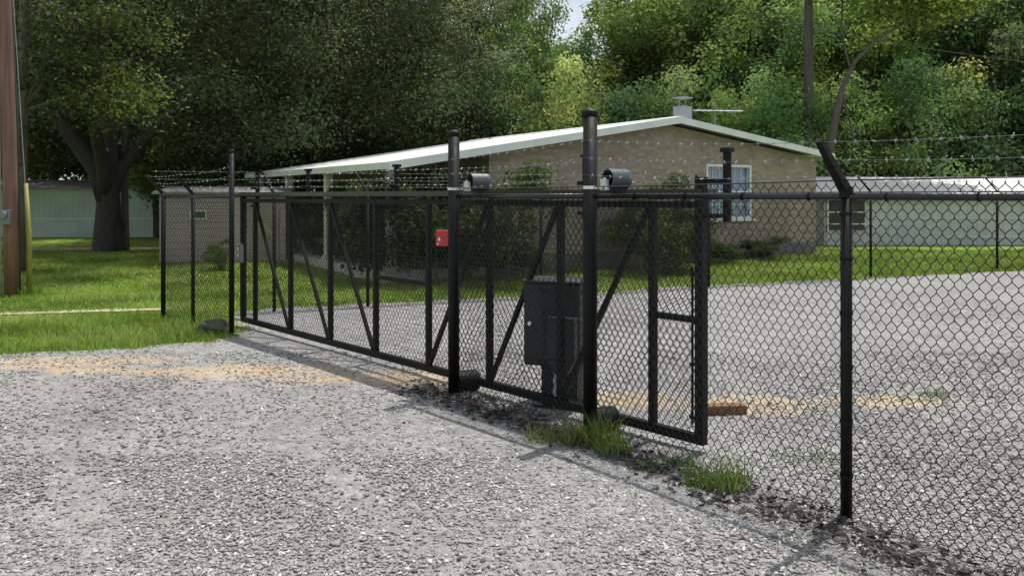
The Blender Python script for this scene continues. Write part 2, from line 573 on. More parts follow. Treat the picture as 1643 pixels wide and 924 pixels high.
def scatter_stones(n, y0, y1, smin, smax):
    u = rng.random(n)
    Y = np.sqrt(y0 ** 2 + u * (y1 ** 2 - y0 ** 2))
    X = Y * rng.uniform(-.72, .72, n)
    k = inside(GP, X, Y) & ~((np.abs(Y + .165 * X - 7.66) < .2) & (X < -.3) & (rng.random(n) < .45))
    q = .5 + .5 * np.sin(X * 2.1 + 1.7 * np.sin(Y * 1.9 + .4)) * np.sin(Y * 2.6 + 1.3 * np.sin(X * 2.7))
    lane = np.minimum(np.abs(X + .62 * (Y - 3.5) + .1), np.abs(X + .62 * (Y - 3.5) + 1.75)) + .12 * np.sin(Y * 2.2)
    k &= rng.random(n) < (.42 + .58 * q) * np.clip(.3 + lane / .55, 0, 1)
    return X[k], Y[k], rng.uniform(0, 1, k.sum()) ** 2.2 * (smax - smin) + smin


sx, sy, ss = [np.concatenate(a) for a in zip(scatter_stones(62000, 3.4, 5.6, .004, .019), scatter_stones(40000, 5.6, 9.3, .006, .021), scatter_stones(12000, 9.3, 14, .008, .022))]
iv, if_ = ico(); ns = len(sx)
jit = rng.uniform(.62, 1.25, (ns, 12, 1)) * iv[None]
sc3 = np.stack([rng.uniform(.8, 1.7, ns), rng.uniform(.5, .95, ns), rng.uniform(.18, .5, ns)], -1) * ss[:, None]
vv = jit * sc3[:, None, :]
ang = rng.uniform(0, 6.283, ns); tl = rng.normal(0, .3, ns)
ca, sa = np.cos(ang)[:, None], np.sin(ang)[:, None]; ct, st_ = np.cos(tl)[:, None], np.sin(tl)[:, None]
x0, y0, z0 = vv[..., 0], vv[..., 1], vv[..., 2]
x0, z0 = x0 * ct - z0 * st_, x0 * st_ + z0 * ct
vv = np.stack([x0 * ca - y0 * sa, x0 * sa + y0 * ca, z0], -1)
vv += np.stack([sx, sy, gh(sx, sy) + .014 + sc3[:, 2] * .35], -1)[:, None, :]
ff = (if_[None] + (np.arange(ns) * 12)[:, None, None]).reshape(-1, 3)
stv = np.clip(rng.normal(.6, .26, ns), 0, 1)
g = obj('gravel_stones', fast_mesh('gravel_stones', vv.reshape(-1, 3), ff, np.repeat(stv, 20)), M['stone'])
tag(g, 'loose angular grey stones strewn over the gravel lot', 'gravel', kind='stuff')


# ---- grass blades
def blades(X, Y, h, w, lean=.35, z=None):
    n = len(X); a = rng.uniform(0, 6.283, n); b = rng.uniform(0, 6.283, n)
    d = np.stack([np.cos(a), np.sin(a), np.zeros(n)], -1)
    ln = np.stack([np.cos(b), np.sin(b), np.zeros(n)], -1) * (h * lean * rng.uniform(.2, 1.5, n))[:, None]
    p = np.stack([X, Y, (gh(X, Y) if z is None else z) - .012], -1)
    up = np.zeros((n, 3)); up[:, 2] = h
    v = np.stack([p - d * w[:, None] / 2, p + d * w[:, None] / 2,
                  p + up * .6 + ln * .35 + d * w[:, None] * .38, p + up * .6 + ln * .35 - d * w[:, None] * .38,
                  p + up + ln], 1)
    base = (np.arange(n) * 5)[:, None]
    f = np.concatenate([np.stack([base[:, 0] + i for i in q], -1) for q in ((0, 1, 2), (0, 2, 3), (3, 2, 4))])
    r = np.clip(rng.normal(.45, .27, n) + .24 * np.sin(X * 1.7 + 1) * np.sin(Y * 2.3), 0, 1)
    return v.reshape(-1, 3), f, np.concatenate([r, r, r])


def blade_mesh(name, sets):
    V = []; Fc = []; Rn = []; o = 0
    for v, f, r in sets:
        V.append(v); Fc.append(f + o); Rn.append(r); o += len(v)
    return fast_mesh(name, np.concatenate(V), np.concatenate(Fc), np.concatenate(Rn))


def field(n, x0, x1, y0, y1, hmin, hmax, w, clump=0.0):
    X = rng.uniform(x0, x1, n); Y = rng.uniform(y0, y1, n)
    k = ~inside(GP, X + rng.normal(0, .16, n), Y + rng.normal(0, .16, n)) & (np.abs(X / Y) < .7) & ~((np.abs(Y - 12.55 - .32 * (X + 6.2)) < .13) & (X < -5.4) & (X > -8))
    if clump:
        den = .5 + .5 * np.sin(X * 2.7 + np.sin(Y * 3.1) * 1.7) * np.sin(Y * 2.9 + X)
        k &= rng.random(n) < (1 - clump + clump * den)
    X, Y = X[k], Y[k]
    return blades(X, Y, rng.uniform(hmin, hmax, len(X)), rng.uniform(.6, 1.2, len(X)) * w)


def lawn_blades(n, y0, y1, tall):
    Y = y0 * (y1 / y0) ** rng.random(n); X = Y * rng.uniform(-.74, .74, n)
    k = ~inside(GP, X + rng.normal(0, .15, n), Y + rng.normal(0, .15, n)) & ~((np.abs(Y - 12.55 - .32 * (X + 6.2)) < .13) & (X < -5.4) & (X > -8))
    den = .5 + .5 * np.sin(X * 2.7 + np.sin(Y * 3.1) * 1.7) * np.sin(Y * 2.9 + X)
    if tall:
        k &= rng.random(n) < np.clip((12.3 - Y + rng.normal(0, .3, n)) / 1.6, 0, 1) * (.15 + .85 * den) * (X < -3)
    X, Y = X[k], Y[k]; m = len(X)
    h = rng.uniform(.07, .19, m) if tall else rng.uniform(.03, .08, m) * (1 + .5 * den[k] * (X > -3.6))
    return blades(X, Y, h, rng.uniform(.6, 1.2, m) * (.011 if tall else np.clip(.0009 * Y, .009, .02)), .5)


sets = [lawn_blades(330000, 8.8, 25, False), lawn_blades(34000, 8.8, 12.6, True)]
t_ = obj('lawn_grass', blade_mesh('lawn_grass', sets), M['blade']); t_.color = (.92, .93, 1.3, 1); tag(t_, 'green lawn grass blades beside the gravel', 'grass', kind='stuff')


def tuft(px, py, rad, n, h, label, group='grass tufts along the fence foot'):
    Y = H * F / (py - HY); X = ray(px) * Y
    a = rng.uniform(0, 6.283, n); q = rad * np.sqrt(rng.random(n))
    xx = X + q * np.cos(a); yy = Y + q * np.sin(a) * .7
    v, f, r = blades(xx, yy, rng.uniform(.25, 1, n) ** 1.3 * h * 1.25, rng.uniform(.004, .009, n), .95, z=gh(xx, yy) + .02)
    v = v - np.array([X, Y, 0])
    o = obj('grass_tuft', fast_mesh('grass_tuft', v, f, r), M['blade']); o.location = (X, Y, 0); o.color = (.55, .62, .75, 1)
    return tag(o, label, 'grass tuft', group)


tuft(950, 712, .24, 420, .20, 'largest green grass tuft growing round the foot of the taller gate post')
tuft(985, 730, .15, 130, .15, 'thin grass tuft just in front of the big tuft at the taller gate post')
tuft(872, 708, .16, 130, .13, 'sparse yellowish grass tuft on gravel left of the taller gate post')
tuft(1150, 782, .22, 300, .17, 'bushy green grass tuft under the fence mesh between two posts')
tuft(1070, 752, .22, 110, .10, 'straggly low grass between the two bushy tufts under the fence')
tuft(1280, 735, .22, 70, .08, 'faint dry grass patch behind the mesh beside the slim fence post')
tuft(1500, 640, .14, 80, .08, 'small dark weed patch far out on gravel inside the right fence')
tuft(38, 474, .35, 240, .28, 'rough weeds around the foot of the wooden utility pole')

# ---- leaf litter
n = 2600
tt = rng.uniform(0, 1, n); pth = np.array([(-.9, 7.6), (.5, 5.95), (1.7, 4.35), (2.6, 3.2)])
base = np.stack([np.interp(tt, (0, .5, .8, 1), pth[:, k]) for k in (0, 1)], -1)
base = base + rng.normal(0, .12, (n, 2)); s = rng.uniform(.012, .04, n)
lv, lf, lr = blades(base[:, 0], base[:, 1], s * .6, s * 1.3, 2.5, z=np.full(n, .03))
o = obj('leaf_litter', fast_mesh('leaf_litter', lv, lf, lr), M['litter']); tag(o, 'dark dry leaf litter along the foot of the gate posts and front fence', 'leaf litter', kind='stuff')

# ------------------------------------------------------------------ fence helpers
def chainlink(mb, a, b, z0, z1, half=.029, h=.085, r=.0024, sides=4, knuckle=True, tail=0.0):
    a = np.asarray(a, float)[:2]; b = np.asarray(b, float)[:2]
    d = b - a; L = np.linalg.norm(d); d /= L; nrm = np.array([-d[1], d[0]])
    nw = int(L / half); rows = int((z1 - z0) / (h / 2))
    zs = z1 - np.arange(rows + 1) * h / 2
    V = []; Fl = []; off = mb.n
    for i in range(nw):
        xc = (i + .5) * half
        sgn = np.where((np.arange(rows + 1) + i) % 2 == 0, 1.0, -1.0)
        if knuckle:
            s = np.repeat(xc + sgn * half / 2 * .96, 2); zz = np.repeat(zs, 2) + np.tile([.008, -.008], rows + 1)
            dp = np.repeat(sgn, 2) * np.tile([1, -1], rows + 1) * r * .9
        else:
            s = xc + sgn * half / 2; zz = zs.copy(); dp = np.zeros(rows + 1)
        pts = np.empty((len(s), 3)); pts[:, :2] = a + d * s[:, None] + nrm * dp[:, None]; pts[:, 2] = zz
        V.append(pts)
    P = np.array(V)                                        # wires x points x 3
    nwir, npt, _ = P.shape
    t = np.gradient(P, axis=1); t /= np.linalg.norm(t, axis=2, keepdims=True)
    ref = np.array([nrm[0], nrm[1], 0.]); u = np.cross(t, ref); u /= np.maximum(np.linalg.norm(u, axis=2, keepdims=True), 1e-6)
    w = np.broadcast_to(ref, u.shape)
    an = np.arange(sides) * 2 * math.pi / sides + .4
    vs = P[:, :, None, :] + r * (u[:, :, None, :] * np.cos(an)[None, None, :, None] + w[:, :, None, :] * np.sin(an)[None, None, :, None])
    vid = np.arange(nwir * npt * sides).reshape(nwir, npt, sides)
    q = np.stack([vid[:, :-1], np.roll(vid, -1, 2)[:, :-1], np.roll(vid, -1, 2)[:, 1:], vid[:, 1:]], -1).reshape(-1, 4)
    return vs.reshape(-1, 3), q


def link_part(a, b, z0, z1, parent, **kw):
    v, q = chainlink(MB(), a, b, z0, z1, **kw)
    v = v - np.array(parent.location)
    return obj('chain_link_mesh', fast_mesh('chain_link_mesh', v, q), M['vinyl'], parent)


def barbed(pts, r=.0015, step=.105, barb=.013):
    """twisted strand and its four point barbs: two meshes"""
    mb = MB(); bb = MB(); pts = np.asarray(pts, float)
    mb.tube(pts, r, 4)
    seg = np.linalg.norm(np.diff(pts, axis=0), axis=1); L = seg.sum(); cum = np.concatenate([[0], np.cumsum(seg)])
    rg = np.random.default_rng(int(abs(pts[0, 2]) * 1000) + 1)
    d = pts[-1] - pts[0]; d /= np.linalg.norm(d)
    for s in np.arange(.05, L, step):
        p = np.array([np.interp(s + rg.normal(0, .006), cum, pts[:, k]) for k in range(3)])
        bb.tube([p - d * .006, p + d * .006], .0045, 5)
        for k in range(2):
            a = rg.uniform(0, math.pi); side = np.cross(d, (0, 0, 1)); side /= np.linalg.norm(side)
            v = (side * math.cos(a) + np.array((0, 0, 1)) * math.sin(a)) * barb + d * rg.uniform(-.006, .006)
            bb.tube([p - v, p + v], .0019, 3)
    return mb, bb


def barbed_part(pts, parent, **kw):
    mb, bb = barbed(pts, **kw)
    k = len(mb.f); mb.add(bb.arrays()[0], bb.f)
    o = part('barbed_wire', mb, M['strand'], parent)
    o.data.materials.append(M['galv'])
    mi = np.zeros(len(o.data.polygons), np.int32); mi[k:] = 1
    o.data.polygons.foreach_set('material_index', mi)
    return o


def sagline(a, b, sag=.02, n=12):
    a = np.asarray(a, float); b = np.asarray(b, float); t = np.linspace(0, 1, n)[:, None]
    p = a + (b - a) * t; p[:, 2] -= (4 * sag * t * (1 - t))[:, 0]
    return p


def z3(p, z):
    return np.array([p[0], p[1], z])


# plan positions ------------------------------------------------------
G0 = np.array([1.32, 5.65]); u = np.array([-.673, .739]); u /= np.linalg.norm(u)       # gate line, running away to the left
nf = np.array([-.739, -.673]); nf /= np.linalg.norm(nf)                                   # outward, towards the camera
P1 = np.array([-.528, 7.35]); P2 = np.array([.591, 6.125]); P3 = np.array([1.853, 4.49])
d23 = (P3 - P2) / np.linalg.norm(P3 - P2)
P4 = P3 + d23 * 2.07
PL = np.array([-3.65, 10.55])
KC = np.array([-5.14, 11.94]); KM = np.array([-4.48, 11.38])


def gp(t, off=0.0, z=0.0):
    p = G0 + u * t + nf * off
    return np.array([p[0], p[1], z])


# ------------------------------------------------------------------ tall gate posts
def gate_post(P, top, rad, label):
    t = thing('gate_post', (*P, 0), label, 'gate post', 'tall gate posts')
    mb = MB(); mb.tube([z3(P, -.1), z3(P, top)], rad, 20)
    part('post_tube', mb, M['black'], t, True)
    mb = MB()
    prof = [(rad * 1.03, -.03), (rad * 1.12, -.028), (rad * 1.16, .01), (rad * 1.02, .022), (rad * .5, .034), (rad * .02, .036)]
    mb.tube([z3(P, top + z) for _, z in prof], [r for r, _ in prof], 20)
    part('cap', mb, M['black'], t, True)
    return t


def band(t, P, z, rad):
    mb = MB()
    mb.tube([z3(P, z - .014), z3(P, z + .014)], rad, 20)
    side = -u
    c = z3(P + side * (rad + .03) + nf * .01, z)
    mb.box(c, (.07, .05, .03), (side[0], side[1], 0))
    o_ = part('clamp_band', mb, M['bracket'], t, True)
    return o_


gpa = gate_post(P1, 2.36, .052, 'shorter of the two tall black capped gate posts, with the red box on it')
gpb = gate_post(P2, 2.42, .054, 'taller black capped gate post standing in grass in front of grey cabinet')


def roller(P, z, rad, label, L=.17, back=.24, top=True):
    """wheel housing behind a gate post: an open drum with its wheel, axle across the gate line"""
    c2 = P - nf * back - (u * .055 if top else 0)
    q = math.radians(-14); ax = np.array([-nf[0], -nf[1], 0.])
    ax = np.array([ax[0] * math.cos(q) - ax[1] * math.sin(q), ax[0] * math.sin(q) + ax[1] * math.cos(q), 0])
    c = z3(c2, z)
    t = thing('gate_roller', (c[0], c[1], z - rad), label, 'roller', 'gate rollers')
    mb = MB(); n = 24
    prof = [(L / 2 - .03, .001), (L / 2 - .03, rad * .84), (-L / 2, rad * .86), (-L / 2, rad), (L / 2, rad * .98), (L / 2 + .012, rad * .9), (L / 2 + .014, .001)]
    # one closed shell turned round the axle
    sv = np.cross((0, 0, 1), ax); an = np.arange(n) * 2 * math.pi / n
    vs = np.concatenate([[c + ax * x + (sv * math.cos(k) + np.array((0, 0, 1)) * math.sin(k)) * r_ for k in an] for x, r_ in prof])
    fs = [(i * n + k, i * n + (k + 1) % n, (i + 1) * n + (k + 1) % n, (i + 1) * n + k) for i in range(len(prof) - 1) for k in range(n)]
    mb.add(vs, fs); part('housing', mb, M['drum'] if top else M['black'], t)
    mb = MB(); mb.tube([c - ax * (L / 2 - .05), c - ax * (L / 2 - .085)], rad * .6, 18)
    mb.tube([c - ax * (L / 2 + .03), c + ax * (L / 2 - .035)], .014, 8)
    part('wheel', mb, M['black'], t, True)
    mb = MB(); pc = z3(P, z - rad * .78)
    e = c - ax * (L / 2 + .03) + np.array([0, 0, -rad * .75]) - np.array([u[0], u[1], 0]) * .005
    mb.bar(z3(P - nf * .05, z - rad * .78), e, .03, .02)
    mb.box(e + (0, 0, .02), (.045, .055, .085), ax)
    if top:
        mb.tube([pc + (0, 0, -.012), pc + (0, 0, .012)], .058, 18)
        mb.tube([e + (0, 0, .055), e + (0, 0, .075)], .016, 6)
    part('bracket', mb, M['bracket'] if top else M['black'], t)
    return t


roller(P1, 1.925, .082, 'dark drum roller at top of the shorter tall gate post')
roller(P2, 1.925, .082, 'dark drum roller at top of the taller gate post')
roller(P1, .10, .10, 'black drum roller at the foot of the shorter tall gate post', .2, .14, False)
roller(P2, .08, .10, 'black drum roller in grass at the foot of the taller gate post', .2, .14, False)

lp = thing('latch_post', (*PL, 0), 'slim tall black post where the far end of the sliding gate closes', 'post')
mb = MB(); mb.tube([z3(PL, -.1), z3(PL, 2.36)], .034, 14); part('post_tube', mb, M['black'], lp, True)
mb = MB(); mb.tube([z3(PL, 2.355), z3(PL, 2.39), z3(PL, 2.40)], [.038, .036, .005], 14); part('cap', mb, M['black'], lp, True)
# receiver with chain
mb = MB()
e = PL - nf * .12 + u * .0
mb.bar(z3(PL, 1.14), z3(PL - nf * .13, 1.14), .03, .03)
mb.bar(z3(PL, .95), z3(PL - nf * .13, .95), .03, .03)
mb.box(z3(PL - nf * .12 - u * .02, 1.045), (.03, .05, .24), (u[0], u[1], 0))
part('latch_receiver', mb, M['greybox'], lp)

# ------------------------------------------------------------------ cantilever gate
GT = 7.46
gate = thing('sliding_gate', (G0[0], G0[1], 0), 'long black chain link cantilever sliding gate with diagonal braces and barbed wire', 'gate')
ZB, ZT = .10, 1.82
mb = MB(); mb.bar(gp(-.03, 0, ZB), gp(GT + .03, 0, ZB), .055, .065); part('bottom_rail', mb, M['black'], gate)
mb = MB(); mb.bar(gp(-.03, 0, 1.735), gp(GT + .03, 0, 1.735), .05, .05); part('top_rail', mb, M['black'], gate)
mb = MB(); mb.bar(gp(-.03, -.05, ZT), gp(GT + .03, -.05, ZT), .22, .05); part('roller_track', mb, M['blackgloss'], gate)
ups = [0, .42, 1.364, 2.26, 3.18, 4.13, 5.09, 6.07, 7.08, GT]
for i, t in enumerate(ups):
    mb = MB(); w = .065 if i in (0, len(ups) - 1) else .05
    mb.bar(gp(t, 0, ZB + .033), gp(t, 0, 1.71 if 0 < i < len(ups) - 1 else 1.93 if i == 0 else 1.85), w, w, up=(u[0], u[1], 0))
    part('upright', mb, M['black'], gate)
for ta, tb in ((7.08, 6.07), (6.07, 5.09), (5.09, 4.13)):
    mb = MB(); mb.bar(gp(ta - .03, .012, 1.70), gp(tb + .03, .012, .14), .034, .034, up=(nf[0], nf[1], 0)); part('diagonal_brace', mb, M['black'], gate)
for ta, tb in ((3.18, 2.26), (2.26, 1.364), (1.364, .42)):
    mb = MB(); mb.bar(gp(ta - .03, .012, .14), gp(tb + .03, .012, 1.70), .036, .036, up=(nf[0], nf[1], 0)); part('diagonal_brace', mb, M['black'], gate)
for ta, tb in ((.0, .42), (3.18, 4.13)):
    mb = MB(); mb.bar(gp(ta + .03, 0, .93), gp(tb - .025, 0, .93), .042, .045); part('mid_rail', mb, M['black'], gate)
mb = MB(); mb.tube([gp(.06, .02, .2), gp(.06, .02, 1.3)], .009, 6)
for z in (.25, .62, 1.25): mb.box(gp(.045, .02, z), (.06, .02, .02), (u[0], u[1], 0))
part('tension_bar', mb, M['black'], gate)
gl = link_part(gp(0), gp(GT), .12, 1.80, gate, r=.0024)
gl.location = (nf[0] * -.0, 0, 0)
stds = [7.21, 5.79, 3.87, 1.168, -.15]
for t in stds:
    mb = MB()
    r_ = .03
    mb.tube([gp(t, -.09, 1.62), gp(t, -.09, 2.10)], r_, 10)
    mb.box(gp(t, -.09, 2.115), (.07, .07, .03), (u[0], u[1], 0))
    for z in (1.66, 1.90):
        mb.bar(gp(max(t, .0), -.0, z), gp(t, -.09, z), .03, .03)
    part('wire_standard', mb, M['black'], gate)
for z, off in ((2.07, -.055), (1.985, -.055), (1.915, -.055)):
    pts = np.concatenate([sagline(gp(a, off, z), gp(b, off, z), .012, 6) for a, b in zip([-.15, 1.168, 3.87, 5.79], [1.168, 3.87, 5.79, 7.4])])
    barbed_part(pts, gate)
mb = MB(); cpos = gp(GT, .05, 1.02)
for k in range(9):
    p = cpos + np.array([.02 * math.sin(k * 2.1), .02 * math.cos(k * 1.7), .11 - k * .027])
    mb.tube([p + (math.cos(a) * .018 * (k % 2), math.cos(a) * .018 * (1 - k % 2), math.sin(a) * .022) for a in np.linspace(0, 6.283, 9)], .005, 4)
part('latch_chain', mb, M['bracket'], gate)

# ------------------------------------------------------------------ red lock box on the gate post
rb_c = z3(P1 + nf * .03 + u * .115, H - 69 * 7.3 / F)
rb = thing('lock_box', (rb_c[0], rb_c[1], rb_c[2] - .07), 'small square red box fixed to the side of the shorter tall gate post', 'box')
bx = np.array([1., -.15, 0]); bx /= np.linalg.norm(bx); by = np.cross((0, 0, 1), bx)
mb = MB(); mb.box(rb_c, (.136, .05, .148), bx); bevel(part('box_body', mb, M['red'], rb), .012, 3)
mb = MB()
fp = rb_c - by * .0262
mb.box(fp + bx * -.033 + (0, 0, -.006), (.014, .003, .022), bx); mb.box(fp + bx * -.033 + (0, 0, -.02), (.03, .003, .006), bx)
mb.box(fp + bx * -.045 + (0, 0, -.052), (.010, .003, .02), bx)
part('white_marking', mb, M['offwhite'], rb)

# ------------------------------------------------------------------ front fence to the right
ff_ = thing('chain_link_fence', (*P3, 0), 'tall black chain link fence with barbed wire arm in the right foreground', 'fence', 'chain link fence runs')
for P in (P3, P4):
    mb = MB(); mb.tube([z3(P, -.1), z3(P, 1.82)], .031, 14); part('post', mb, M['black'], ff_, True)
    out = np.array([-d23[1], d23[0]]); out = out if out @ nf > 0 else -out
    tip = z3(P + out * .27, 2.095); root = z3(P + out * .01, 1.83)
    mb = MB()
    for k in range(6):
        a = root + (tip - root) * k / 6; b = root + (tip - root) * (k + 1) / 6
        w0 = .052 - .020 * k / 6
        mb.bar(a, b, w0, w0 * .9)
    mb.tube([z3(P, 1.79), z3(P, 1.85)], .038, 12)
    part('barbed_arm', mb, M['black'], ff_)
mb = MB()
mb.tube([z3(P1, 1.795), z3(P2, 1.795)], .021, 10)
mb.tube([z3(P2, 1.795), z3(P4, 1.795)], .021, 10)
part('top_rail', mb, M['blackgloss'], ff_, True)
mb = MB()
for P in (P3, P4):
    for z in (.25, .55, .85, 1.15, 1.45, 1.7): mb = MB(); mb.tube([z3(P, z - .009), z3(P, z + .009)], .036, 12); part('tie_band', mb, M['black'], ff_)
for k in range(1, 9):
    P = P2 + (P4 - P2) * k / 9.0; mb = MB(); mb.tube([z3(P - d23 * .006, 1.795), z3(P + d23 * .006, 1.795)], .026, 8); part('tie_band', mb, M['black'], ff_)
v1, q1 = chainlink(MB(), P1, P2, -.0, 1.865); v2, q2 = chainlink(MB(), P2, P4, -.01, 1.865)
mv = np.concatenate([v1, v2]) - np.array(ff_.location)
obj('chain_link_mesh', fast_mesh('chain_link_mesh', mv, np.concatenate([q1, q2 + len(v1)])), M['vinyl'], ff_)
mb = MB(); mb.tube(sagline(z3(P2, 1.868), z3(P3 + out * .05, 1.885), .005), .0042, 6); mb.tube(sagline(z3(P3 + out * .05, 1.885), z3(P4 + out * .05, 1.90), .005), .0042, 6)
mb.tube(sagline(z3(P1, 1.868), z3(P2, 1.868), .005), .0042, 6)
part('tension_wire', mb, M['cable'], ff_)
for fr, zp in ((.95, 2.215), (.60, 2.085), (.28, 1.955)):
    a3 = z3(P3 + out * (.27 * fr), 1.83 + .27 * fr); a4 = z3(P4 + out * (.27 * fr), 1.83 + .27 * fr)
    pts = np.concatenate([sagline(z3(P1 + nf * .052, zp - .09), z3(P2 + nf * .055, zp), .012), sagline(z3(P2 + nf * .055, zp), a3, .02), sagline(a3, a4, .02)])
    barbed_part(pts, ff_)
mb = MB(); mb.tube([z3(P1 + nf * .0, .06), z3(P2, .05)], .002, 4); mb.tube([z3(P2, .05), z3(P4, .04)], .002, 4)
part('bottom_wire', mb, M['vinyl'], ff_)

# ------------------------------------------------------------------ short fence beyond the latch post
lf_ = thing('chain_link_fence', (*KM, 0), 'short black chain link fence run left of the slim latch post', 'fence', 'chain link fence runs')
for P, tp in ((KC, 1.84), (KM, 1.80)):
    mb = MB(); mb.tube([z3(P, -.1), z3(P, tp)], .034 if P is KC else .026, 12); part('post', mb, M['black'], lf_, True)
mb = MB(); mb.tube([z3(PL, 1.785), z3(KC, 1.785)], .02, 8); part('top_rail', mb, M['blackgloss'], lf_, True)
link_part(PL, KC, .0, 1.85, lf_, r=.0026)
mb = MB(); mb.bar(z3(KM, 1.82), z3(KM + nf * .24 + u * .02, 2.1), .045, .04); part('barbed_arm', mb, M['black'], lf_)
mb = MB(); mb.bar(z3(KC, 1.82), z3(KC + nf * .24, 2.1), .045, .04); part('barbed_arm', mb, M['black'], lf_)
for fr in (.95, .6, .28):
    pts = np.concatenate([sagline(z3(PL, 1.86 + .34 * fr), z3(KM + nf * .24 * fr, 1.82 + .28 * fr), .03), sagline(z3(KM + nf * .24 * fr, 1.82 + .28 * fr), z3(KC + nf * .24 * fr, 1.82 + .28 * fr), .02)])
    barbed_part(pts, lf_)

# ------------------------------------------------------------------ rear perimeter fence
E = np.array([11.4, 19.0]); dr = (E - KC) / np.linalg.norm(E - KC); RL = 20.5
nr = np.array([-dr[1], dr[0]])
rf = thing('chain_link_fence', (*KC, 0), 'far black chain link fence across the back of the gravel lot before the lawn', 'fence', 'chain link fence runs')
rp = []
for px in (440, 590, 868, 1137, 1397, 1600):
    r_ = ray(px); t = (KC[0] - r_ * KC[1]) / (r_ * dr[1] - dr[0]); rp.append(t)
rp.append(RL)
for t in rp:
    P = KC + dr * t; hz = float(gh(*P))
    mb = MB(); mb.tube([z3(P, -.1), z3(P, 1.86 + hz)], .028, 10); part('post', mb, M['black'], rf, True)
    mb = MB(); mb.bar(z3(P, 1.84 + hz), z3(P + nr * .2 - dr * .16, 2.18 + hz), .04, .035); part('barbed_arm', mb, M['black'], rf)
Eend = KC + dr * RL; he = float(gh(*Eend))
mb = MB(); mb.tube([z3(KC, 1.79), z3(Eend, 1.80 + he)], .021, 8); part('top_rail', mb, M['blackgloss'], rf, True)
v, q = chainlink(MB(), KC, Eend, .0, 1.84, r=.0024, sides=3, knuckle=False)
v[:, 2] += gh(v[:, 0], v[:, 1]) * 1.0
obj('chain_link_mesh', fast_mesh('chain_link_mesh', v - np.array(rf.location), q), M['vinyl'], rf)
for fr in (.95, .6, .28):
    a = KC + (nr * .2 - dr * .16) * fr; b = Eend + (nr * .2 - dr * .16) * fr
    barbed_part(sagline(z3(a, 1.84 + .34 * fr), z3(b, 1.84 + .34 * fr + he), .03, 30), rf, r=.002, step=.13)

# ------------------------------------------------------------------ gate operator cabinet
oc = at(898, 7.0); oc2 = oc[:2]
ax_ = np.array([.93, -.37, 0]); ax_ /= np.linalg.norm(ax_); ay_ = np.cross((0, 0, 1), ax_)
op = thing('gate_operator', (*oc2, 0), 'dark grey gate motor cabinet on a pedestal behind the gate', 'gate operator')
base3 = np.array([oc2[0], oc2[1], 0.])
mb = MB(); mb.box(base3 + ax_ * -.01 + (0, 0, .71), (.50, .40, .70), ax_); bevel(part('cabinet', mb, M['cabinet'], op), .02, 3)
mb = MB(); mb.box(base3 + ax_ * -.01 + (0, 0, 1.072), (.53, .43, .022), ax_); bevel(part('lid', mb, M['cabinet'], op), .006)
mb = MB()
for (z0, z1, wa, wb) in ((.32, .44, .10, .24), (.44, .80, .24, .24)):
    vs = []
    for z, w in ((z0, wa), (z1, wb)):
        for s1, s2 in ((-1, -1), (1, -1), (1, 1), (-1, 1)):
            vs.append(base3 + ax_ * (.11 + s1 * w / 2) - ay_ * (.215 + .05 + s2 * .05) + (0, 0, z))
    mb.add(vs, [(0, 1, 2, 3)[::-1], (4, 5, 6, 7), (0, 1, 5, 4), (1, 2, 6, 5), (2, 3, 7, 6), (3, 0, 4, 7)])
bevel(part('motor_cover', mb, M['cabinet'], op), .012)
mb = MB(); mb.box(base3 + ax_ * .0 + (0, 0, .17), (.13, .2, .36), ax_ * 1.0)
mb.box(base3 + ax_ * -.07 - ay_ * .05 + (0, 0, .18), (.10, .16, .34), ax_); mb.box(base3 + ax_ * .13 + (0, 0, .18), (.11, .16, .34), ax_)
mb.box(base3 + ax_ * .03 + (0, 0, .01), (.42, .36, .03), ax_)
part('pedestal', mb, M['cabinet'], op)
mb = MB(); mb.box(base3 + ax_ * -.09 - ay_ * .214 + (0, 0, .71), (.27, .012, .58), ax_); dd_ = bevel(part('door', mb, M['cabinet'], op), .004)
mb = MB(); mb.tube([base3 + ax_ * -.19 - ay_ * .215 + (0, 0, .72), base3 + ax_ * -.19 - ay_ * .24 + (0, 0, .72)], .018, 10); part('lock', mb, M['bracket'], dd_)
mb = MB(); mb.tube([base3 + ax_ * .01 - ay_ * .16 + (0, 0, .37), base3 + ax_ * .01 - ay_ * .17 + (0, 0, .0)], .014, 8); part('conduit', mb, M['conduit'], op)

mb = MB(); tc = at(1163, 6.66); a_ = np.array([.97, .1, 0]); a_ /= np.linalg.norm(a_)
mb.box(tc + (0, 0, .05), (.34, .11, .075), a_); o = solo('timber_block', mb, M['timber'], 'short brown timber block lying on the clay patch inside the gate', 'timber'); bevel(o, .008)

# boulder
mb = MB(); rg = np.random.default_rng(4); c = at(343, 10.75)
vv_, fs_ = ico()
import bmesh as _bm
b_ = _bm.new(); _bm.ops.create_icosphere(b_, subdivisions=3, radius=1)
for v in b_.verts:
    k = 1 + .18 * math.sin(v.co.x * 3.1 + 1) * math.cos(v.co.y * 2.7) + .1 * math.sin(v.co.z * 5 + v.co.x * 4)
    v.co = Vector((v.co.x * .25 * k, v.co.y * .18 * k, v.co.z * .11 * k))
me = bpy.data.meshes.new('boulder'); b_.to_mesh(me); b_.free()
o = obj('boulder', me, M['stonebig']); o.location = (c[0], c[1], .05); tag(o, 'low mossy grey stone at the foot of the short left fence', 'stone')

# ------------------------------------------------------------------ brick house
TH = R(33); L0 = np.array([-.5, 17.6]); hz0 = .05
house = thing('brick_house', (L0[0], L0[1], hz0), 'single storey tan brick house with a low white metal roof behind the gate', 'house', rz=TH)
WD, LN, PK = 11.2, 9.6, 5.34
ZP = 3.755 - hz0; SL, SR = .165, .122; TK = .17


def zr(x):
    return ZP - (SL * (PK - x) if x < PK else SR * (x - PK))


def wt_(x):
    return zr(x) - TK


